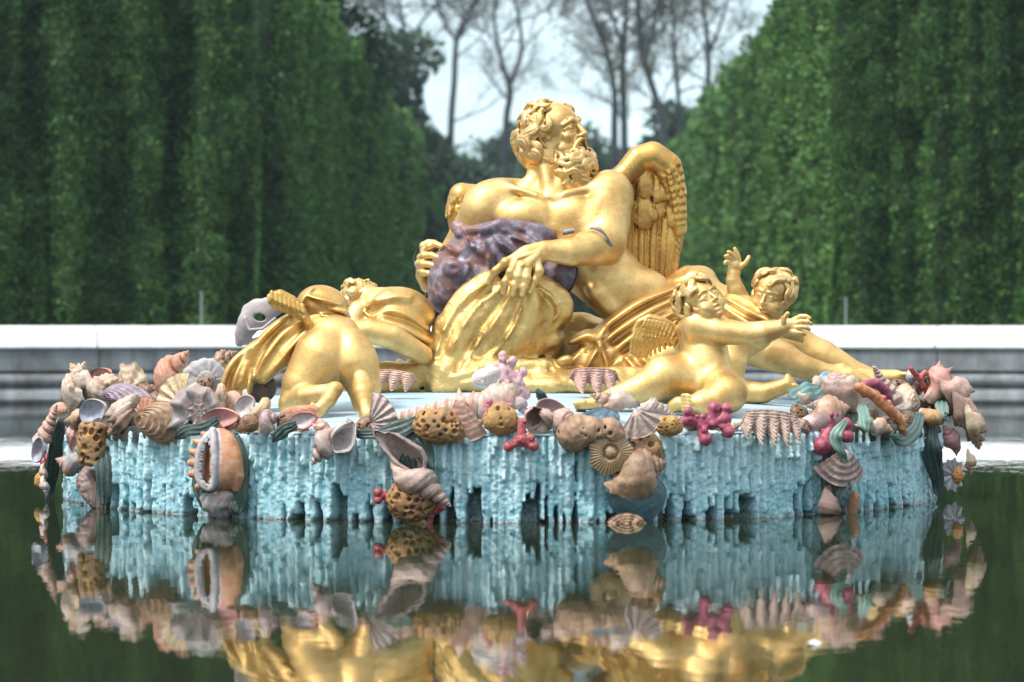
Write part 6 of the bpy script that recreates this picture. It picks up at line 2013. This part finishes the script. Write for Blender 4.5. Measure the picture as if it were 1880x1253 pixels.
    S('red_coral', coral((.55, .16, .24), (.5, .2, .28), [[(-.1, -.5, 0, .15), (0, 0, 0, .15), (.15, .45, 0, .15)]]), 895, 753, 42, 0, 'upright magenta coral finger left of the open ochre sponge', M, cat='coral', fwd=.07)
    S('red_coral', coral((.55, .16, .24), (.6, .26, .32), [[(-.5, -.1, 0, .14), (0, .1, 0, .14), (.45, -.05, 0, .15)]]), 922, 743, 36, 0, 'short magenta coral lying on top of the open ochre sponge', M, cat='coral', fwd=.09)
    v_ = sponge((.56, .34, .10), (.40, .22, .08), .48, .42, .35, 10, (.04, .07), 9)
    S('open_sponge', v_, 919, 770, 60, 4, 'ochre sponge with a deep round mouth beside the red three armed coral', MS, cat='sponge')
    S('shell_fragment', whelk((.62, .5, .54), LIL, WH, 36, ribs=8, ribamp=.3), 951, 742, 52, 60, 'lilac white frilled shell right of the pale pink coral', M, r=2.4)
    S('red_coral', coral(RED, (.52, .12, .12), [[(.02, .5, 0, .13), (0, .1, .05, .15), (.02, -.1, .05, .17)], [(0, -.1, .05, .15), (-.42, -.32, .05, .13)], [(0, -.1, .05, .15), (.40, -.30, .05, .14)], [(.2, -.2, .05, .12), (.32, -.02, .1, .10)]], seed=5), 957, 799, 60, 0, 'red three armed coral hanging over the turquoise side', M, cat='coral', r=2.72)
    S('snail_shell', snail((.50, .40, .36), GP, (.56, .40, .38), 37, A=.5, C=.36, bands=2, flare=.1, phase=.6), 992, 769, 58, -60, 'plump brown pink snail with its round mouth turned up', M)
    S('clam_shell', dish(GP, PALEP, (.42, .28, .28), 1, .6, .3, 3, True, seed=14), 1012, 748, 52, 12, 'dusky pink hollow shell lying behind the plump snail', M, r=2.4)
    S('cone_shell', whelk(PALEP, (.60, .40, .34), (.66, .5, .46), 38, A=.5, C=.33), 1030, 771, 56, 12, 'small pink tan shell with a disc-like end facing the viewer', M, yaw=50)
    S('knobbed_shell', whelk(PALEP, TAN, WH, 39, knobs=7, knobamp=.6, cords=6), 1128, 734, 84, 200, 'pinkish knobbed conch lying at the seated cherub ankle', M, r=2.36)
    S('mussel_shell', dish(BLU, (.50, .66, .76), PB, 1, .42, .35, 12, False, off=.35, seed=16, amp=.03), 1098, 768, 76, -10, 'bright blue ridged mussel left of the pale pink scallop', M)
    S('scallop_shell', fan((.70, .56, .52), (.55, .40, .38), WH, n=17, dome=.26, rib=.022, amax=1.0, conc=0, seed=17), 1174, 777, 78, 155, 'pale pink scallop opening downwards over the front rim', M, fwd=.08)
    S('lumpy_sponge', sponge(TAN, BR, .52, .16, .2, 30, (.02, .04), 10), 1085, 795, 118, 3, 'long low tan sponge under the blue ridged mussel', MS, cat='sponge')
    S('turret_shell', auger((.66, .58, .54), GP, WH, 40, whorls=9, ribs=0, bandt=1, A=2.4), 1210, 749, 70, 24, 'small white banded turret shell behind the pale pink scallop', M, r=2.45)
    S('lumpy_sponge', sponge(OC, (.6, .36, .1), .5, .36, .3, 40, (.03, .05), 11), 1228, 782, 50, 6, 'small ochre sponge between the scallop and the magenta coral', MS, cat='sponge')
    S('mushroom_coral', disc_coral((.56, .40, .22), (.32, .20, .10)), 1123, 831, 76, 10, 'round tan mushroom coral with fine radial grooves', M, cat='coral', r=2.76)
    S('honeycomb_sponge', sponge((.42, .24, .09), BR, .46, .48, .3, 16, (.07, .11), 13), 1186, 826, 62, 0, 'brown sponge with big dark pits right of the mushroom coral', MS, cat='sponge')
    S('striped_shell', whelk((.50, .36, .24), BR, TAN, 41, cords=12, siphon=.9, A=.7, C=.3, bandt=12, ribs=12, ribamp=.10), 1166, 868, 112, -12, 'brown striped conch across the pendant below the mushroom coral', M, fwd=.05)
    S('clam_shell', dish(TEAL, (.12, .24, .28), PB, 1, .82, .42, 12, False, off=.25, seed=18, amp=.018), 1170, 916, 100, 15, 'large dark teal clam below the brown striped conch', M)
    S('limpet_shell', fan(TAN, BR, CR, n=10, dome=.3, amax=1.2, conc=6, elong=.7, seed=19), 1152, 957, 70, 4, 'small tan ridged shell half under water below the teal clam', M, r=2.76)
    S('whelk_shell', whelk((.62, .48, .42), (.50, .36, .34), (.62, .50, .50), 42, whorls=6.5, A=1.8, siphon=1.9, flare=.12, cords=9, bands=2, phase=.45), 757, 858, 184, 40, 'long pale pink whelk pointing down right across its pendant', M, fwd=.08)
    S('lumpy_sponge', sponge((.46, .24, .07), BR, .48, .44, .34, 60, (.035, .06), 14), 755, 915, 84, 0, 'rust brown sponge at the waterline under the long pale whelk', MS, cat='sponge', fwd=.04)
    S('red_coral', coral(RED, (.5, .1, .13), [[(.4, 0, 0, .2), (0, 0, 0, .2), (-.3, .15, .1, .2)], [(0, 0, 0, .2), (-.3, -.25, .1, .18)]]), 705, 911, 36, 0, 'red coral stub on the left of the rust brown sponge', M, cat='coral')
    S('red_coral', coral(RED, (.5, .1, .13), [[(-.15, -.5, 0, .14), (-.1, -.15, 0, .15), (.2, .15, .05, .17), (.25, .4, .05, .15)], [(-.1, -.15, 0, .14), (-.3, .05, .1, .12)]]), 797, 938, 56, 5, 'red coral branch on the right of the rust brown sponge', M, cat='coral')
    S('limpet_shell', fan(TAN, BR, CR, n=10, dome=.3, amax=1.1, elong=.6, seed=20), 765, 958, 40, 5, 'tiny tan fan at the waterline under the rust brown sponge', M, r=2.74)
    # pair of ruffled clams on the pale top
    S('giant_clam', ruffle((.66, .36, .24), (.66, .50, .44), 3.4, .11, seed=22), 727, 699, 76, 6, 'small orange ruffled clam on the pale top left of the gold rock', M, r=1.2, sx=1, sy=.8)
    S('giant_clam', ruffle((.68, .50, .52), (.66, .34, .24), 3.6, .12, seed=23), 1092, 700, 98, 2, 'pink and orange speckled ruffled clam in front of the gold rock', M, r=1.1, sx=.95, sy=.8)
    # ---------------- right third
    S('red_coral', coral(MAG, (.5, .10, .18), [[(-.5, 0, 0, .12), (-.2, .02, 0, .13), (.1, -.05, 0, .14), (.4, .05, 0, .13)], [(-.15, 0, 0, .12), (-.05, -.38, .1, .11)], [(.1, -.05, 0, .12), (.18, .3, 0, .11)], [(.3, 0, 0, .11), (.45, .28, 0, .1)], [(.3, 0, 0, .11), (.48, -.22, .08, .11)], [(-.35, 0, 0, .11), (-.42, .22, .05, .09)]], seed=9), 1298, 778, 96, 0, 'magenta branching coral right of the seated cherub foot', M, cat='coral')
    S('giant_clam', ruffle((.66, .52, .46), (.50, .34, .29), 4.6, .10, conc=9, seed=24), 1414, 785, 112, 5, 'large pale pink giant clam with a wavy edge on the right front rim', M, sx=1, sy=.95, fwd=.03)
    S('knobbed_shell', whelk(TAN, PALEP, WH, 43, ribs=6, ribamp=.3), 1468, 781, 44, 30, 'little tan shell between the pale giant clam and the netted shell', M)
    S('netted_shell', whelk((.66, .46, .34), (.48, .26, .16), (.62, .46, .50), 44, A=.8, C=.3, cords=7, bandt=6, bands=5), 1510, 763, 84, -8, 'apricot shell with a brown net pattern and a lilac band', M)
    S('conch_shell', whelk((.64, .48, .42), PALEP, (.66, .5, .42), 45, A=.6, C=.34, siphon=1.2, knobs=6, knobamp=.45), 1545, 733, 74, 262, 'wide pinkish conch hanging open above the netted shell', M, r=2.45)
    S('cockle_shell', dish(BLU, (.55, .66, .74), PB, .9, 1, .4, 2, False, seed=25), 1517, 706, 34, 15, 'small round blue cockle near the reclining feet', M, r=2.1)
    S('cone_shell', whelk(PALEP, WH, WH, 46), 1498, 706, 40, -20, 'pale pink shell tip left of the blue cockle', M, r=2.05)
    S('magenta_tube', coral(MAG, (.46, .1, .2), [[(-.55, -.2, 0, .12), (-.3, .12, .05, .13), (.05, .18, .1, .13), (.4, -.05, .1, .14), (.6, -.4, .05, .12)]], seed=11, knob=False), 1604, 722, 66, 0, 'smooth magenta arched coral tube left of the tall banded cone', M, cat='coral', r=2.4)
    S('turret_shell', auger((.68, .58, .54), (.64, .38, .28), (.66, .54, .48), 47, whorls=9, A=1.9, G=2.2, bandt=1, siphon=.3), 1636, 719, 92, 232, 'tall cream cone with orange pink bands standing on the right garland', M, r=2.4, fwd=.05)
    S('clam_shell', dish(CR, PALEP, CR, .9, 1, .45, 4, False, seed=26), 1660, 742, 56, 25, 'smooth cream round base shell under the tall banded cone', M, r=2.45, fwd=.06)
    S('starfish_arm', coral((.60, .18, .08), (.66, .3, .12), [[(-.6, .4, 0, .09), (-.3, .25, .05, .10), (0, 0, .1, .10), (.3, -.25, .08, .09), (.45, -.55, 0, .07)]], seed=12), 1617, 758, 86, 0, 'orange red spiny starfish arm hanging beside the pale green weed', M, cat='starfish', fwd=.06)
    S('pale_shell', whelk(CR, TAN, WH, 48), 1612, 784, 54, 20, 'tan shell peeping out below the orange red starfish arm', M)
    S('red_coral', coral(MAG, (.42, .05, .1), [[(-.1, .5, 0, .16), (0, .1, 0, .17), (-.2, -.4, .1, .19)], [(0, .1, 0, .15), (.4, .3, 0, .15)], [(.4, .3, 0, .14), (.5, 0, .05, .14)]], seed=13), 1530, 792, 64, 12, 'deep magenta coral drooping under the netted shell', M, cat='coral')
    S('red_coral', coral((.56, .14, .10), (.44, .06, .08), [[(-.6, .5, 0, .06), (-.3, .3, 0, .07), (0, .0, .05, .075), (.25, -.3, .05, .07), (.4, -.6, 0, .06)], [(-.3, .3, 0, .06), (-.12, .42, .05, .06)], [(0, 0, .05, .07), (.22, .12, .05, .06), (.3, .3, 0, .055)]], seed=14), 1694, 724, 70, 4, 'long red branching coral running down the right garland', M, cat='coral', r=2.45, fwd=.03)
    S('spiky_shell', whelk((.62, .28, .26), PK, PALEP, 49, knobs=6, knobamp=.8, A=.6, C=.3), 1727, 702, 62, -30, 'rosy spiked conch at the top right of the garland', M, r=2.35)
    S('cockle_shell', dish(PB, WH, WH, 1, .9, .4, 3, False), 1674, 692, 24, 0, 'tiny pale blue round shell by the far foot', M, r=2.2)
    S('conch_shell', whelk((.64, .40, .34), (.68, .52, .46), PALEP, 50, knobs=5, knobamp=.6, A=.55, C=.34), 1756, 722, 60, 30, 'peach pink knobbed conch below the rosy spiked one', M, r=2.5)
    S('conch_shell', whelk((.56, .34, .24), PALEP, (.40, .26, .22), 51, knobs=5, knobamp=.7, A=.6, C=.32), 1772, 748, 62, 70, 'brown orange conch with a dark mouth at the right edge', M, r=2.6)
    S('driftwood', sponge(OC, TAN, .5, .22, .2, 12, (.02, .05), 21), 1712, 768, 40, 12, 'short ochre piece of driftwood right of the tall banded cone', MS, cat='driftwood')
    S('conch_shell', whelk((.58, .42, .32), (.48, .26, .14), CR, 52, ribs=8, ribamp=.25, knobs=8, knobamp=.5), 1790, 782, 70, 68, 'tan ridged conch bulging out at the right edge of the garland', M, r=2.68)
    S('whelk_shell', whelk((.52, .20, .24), (.62, .34, .38), (.6, .36, .38), 53, A=.85, C=.28, bandt=2), 1742, 808, 70, 238, 'wine pink whelk hanging point up near the right edge', M, fwd=.04)
    S('flower_shell', fan((.60, .60, .68), (.40, .40, .50), WH, n=9, dome=.25, amax=PI * .98, rib=.06, tip=.18, seed=29), 1750, 872, 62, 90, 'white and blue flower-like shell low on the right pendant', M, r=2.73)
    S('yellow_sponge', sponge(OC, ORG, .35, .5, .3, 14, (.04, .07), 23), 1756, 872, 30, 0, 'small orange knob in the middle of the flower-like shell', MS, cat='sponge', r=2.80, fwd=.03)
    S('frilled_shell', whelk(TAN, PALEP, CR, 54, ribs=8, ribamp=.3), 1783, 848, 48, 80, 'tan frilly shell on the right edge just above the reflection', M, r=2.76)
    # right pendant
    S('ribbed_shell', fan((.56, .44, .42), (.32, .22, .22), PALEP, n=4, dome=.4, amax=.9, conc=6, rib=.02, ruf=.03, seed=30), 1538, 856, 98, 185, 'pinkish brown shell with thick wavy ridges on the right pendant', M, fwd=.05)
    S('whelk_shell', whelk((.26, .14, .12), BR, GP, 55, A=.6, C=.33), 1522, 922, 62, 100, 'dark brown shell at the waterline of the right pendant', M)
    S('mussel_shell', dish((.05, .12, .14), TEAL, PB, 1, .42, .3, 5, False, seed=31), 1543, 912, 70, 108, 'dark teal upright mussel in the right pendant', M, fwd=.05)
    S('mussel_shell', dish((.56, .30, .12), TAN, CR, 1, .42, .3, 7, False, seed=32), 1565, 928, 54, 100, 'orange tan upright shell half sunk at the right pendant', M, fwd=.04)
    # ---------------- weed blades
    def K(pts, w, label, c1=DG, c2=GN, r=None, seed=0, off=.0):
        P = []
        for q in pts:
            rr = q[2] if len(q) > 2 else auto_r(q[0], q[1]) + off
            P.append(RIM(q[0], q[1], rr))
        V, F_, C_ = kelp(c1, c2, P, w * .8, seed=seed)
        tag(mesh_obj('seaweed', V, F_, MK, col=C_), label, 'seaweed')
    # ---------------- end
    K([(400, 770), (372, 786), (340, 792), (322, 806)], .10, 'dark green weed blade under the grey spiky shell', seed=1, off=.03)
    K([(545, 778), (520, 790), (500, 812)], .09, 'dark green weed blade hanging left of the pink rimmed oval shell', seed=2, off=.04)
    K([(655, 797), (705, 795), (750, 780), (792, 755)], .11, 'long dark green weed blade under the ribbed fan and horn shell', seed=3, off=.03)
    K([(750, 795), (772, 815), (786, 850), (790, 880)], .11, 'green weed blade behind the long pale whelk', c1=(.04, .10, .08), seed=4)
    K([(110, 775), (100, 830), (92, 890), (90, 925)], .11, 'dark weed strand down the far left pendant', seed=5)
    K([(150, 780), (185, 840), (190, 900), (190, 930)], .13, 'dark weed strand behind the honeycomb sponge', seed=6)
    K([(430, 800), (440, 860), (438, 920), (436, 945)], .13, 'dark green weed strand right of the orange helmet shell', c1=(.02, .07, .03), seed=7)
    K([(395, 800), (372, 870), (375, 940)], .13, 'dark weed strand behind the grey knobbed conch', seed=8)
    K([(760, 800), (745, 870), (755, 950)], .16, 'dark weed strand behind the rust brown sponge', seed=9)
    K([(1165, 800), (1160, 870), (1165, 950)], .17, 'dark weed strand behind the teal clam', seed=10)
    K([(1555, 770), (1535, 800), (1545, 830), (1556, 850)], .08, 'pale green weed blade over the ridged shell of the right pendant', c1=(.16, .30, .25), c2=(.30, .45, .38), seed=11, off=.12)
    K([(1530, 790), (1525, 860), (1530, 935)], .16, 'dark weed strand behind the right pendant', seed=12)
    K([(1455, 735, 2.1), (1480, 718, 2.1), (1505, 712, 2.1)], .16, 'blue green leafy weed beside the blue cockle', c1=(.10, .24, .22), c2=(.18, .34, .32), seed=13)
    K([(1582, 745), (1588, 768), (1590, 795)], .10, 'pale green weed strip left of the starfish arm', c1=(.12, .26, .22), c2=(.22, .36, .30), seed=14, off=.06)
    K([(1690, 760), (1680, 790), (1655, 808), (1634, 800)], .11, 'dark green weed blade curling under the tall banded cone', c1=(.04, .10, .09), seed=15, off=.05)
    K([(1712, 728), (1728, 738), (1732, 760), (1745, 775)], .09, 'grey green curled weed right of the red branching coral', c1=(.10, .20, .17), c2=(.2, .32, .28), seed=16, off=.06)
    K([(1712, 780), (1712, 830), (1722, 880), (1722, 912)], .13, 'dark weed strand down the far right pendant', seed=17)
    K([(985, 715, 2.2), (1000, 735, 2.2), (1012, 748, 2.3)], .06, 'dark green weed tip right of the lilac frilled shell', seed=18)

    # ---------------- small pieces wedged between the big ones
    rg = random.Random(77)
    pieces = [('shell_chip', whelk(TAN, BR, CR, 90), 'small tan whorled shell wedged between bigger shells of the garland'),
              ('shell_chip', dish(PALEP, TAN, WH, 1, .7, .3, 6, False, seed=91), 'small pale pink domed shell wedged between bigger shells of the garland'),
              ('shell_chip', fan(GP, BR, WH, n=14, dome=.3, seed=92), 'small grey brown fan shell wedged between bigger shells of the garland'),
              ('shell_chip', sponge(BR, (.16, .09, .05), .5, .4, .3, 16, (.04, .07), 93), 'small dark brown sponge lump wedged between shells of the garland'),
              ('shell_chip', whelk(CR, PALEP, WH, 94, ribs=8, ribamp=.3), 'small cream ribbed shell wedged between bigger shells of the garland')]
    spots = []
    for px in list(range(112, 450, 21)) + list(range(1475, 1760, 21)):
        for py in (722, 746, 772):
            if rg.random() < .75 and not (px > 1450 and px < 1590 and py < 740): spots.append((px + rg.uniform(-9, 9), py + rg.uniform(-8, 8) - (6 if 200 < px < 1700 else -2)))
    for px in list(range(190, 460, 30)) + list(range(1480, 1720, 30)):
        spots.append((px + rg.uniform(-8, 8), (789 if 330 < px < 1600 else 784) + rg.uniform(-4, 4)))
    for px in range(460, 1480, 26):
        spots.append((px + rg.uniform(-12, 12), 786 + rg.uniform(-5, 5)))
    first = {}
    for px, py in spots:
        i = rg.randrange(len(pieces))
        nm, geo, lb = pieces[i]
        S(nm, geo, px, py, rg.uniform(26, 36) if px < 450 or px > 1480 else rg.uniform(32, 48), rg.uniform(0, 360), lb, M, r=auto_r(px, py) - (.16 if py < 760 else .07), group=('bits filling the garland, kind %s' % lb.split(' shell')[0].split(' sponge')[0]), fwd=-.03, yaw=rg.uniform(-30, 30))
setup()
ONLY = os.environ.get('ONLY', '')
def want(k): return (not ONLY) or (k in ONLY.split(','))
if want('set'):
    build_water(); build_wall(); build_hedges(); build_trees(); build_haze()
if want('island'): build_island()
G = dict(skin=m_gold('gold_skin', (0.79, 0.545, 0.225), (0.48, 0.28, 0.085), (0.44, 0.60), bmp=0.2), curl=m_gold('gold_curls', (0.77, 0.53, 0.23), (0.48, 0.28, 0.09), (0.40, 0.55), 0.12),
         wing=m_gold('gold_feathers', (0.66, 0.40, 0.11), (0.42, 0.21, 0.05), (0.3, 0.5), 0.2),
         cloth=m_gold('gold_cloth', (0.76, 0.50, 0.18), (0.46, 0.25, 0.07), (0.40, 0.56), 0.22),
         rock=m_gold('gold_rock', (0.72, 0.51, 0.20), (0.46, 0.29, 0.09), (0.42, 0.58), 0.7, 60))
if want('saturn'):
    build_saturn(G); build_sack()
if want('cherubs'): build_cherubs(G)
if want('garland'): build_garland()
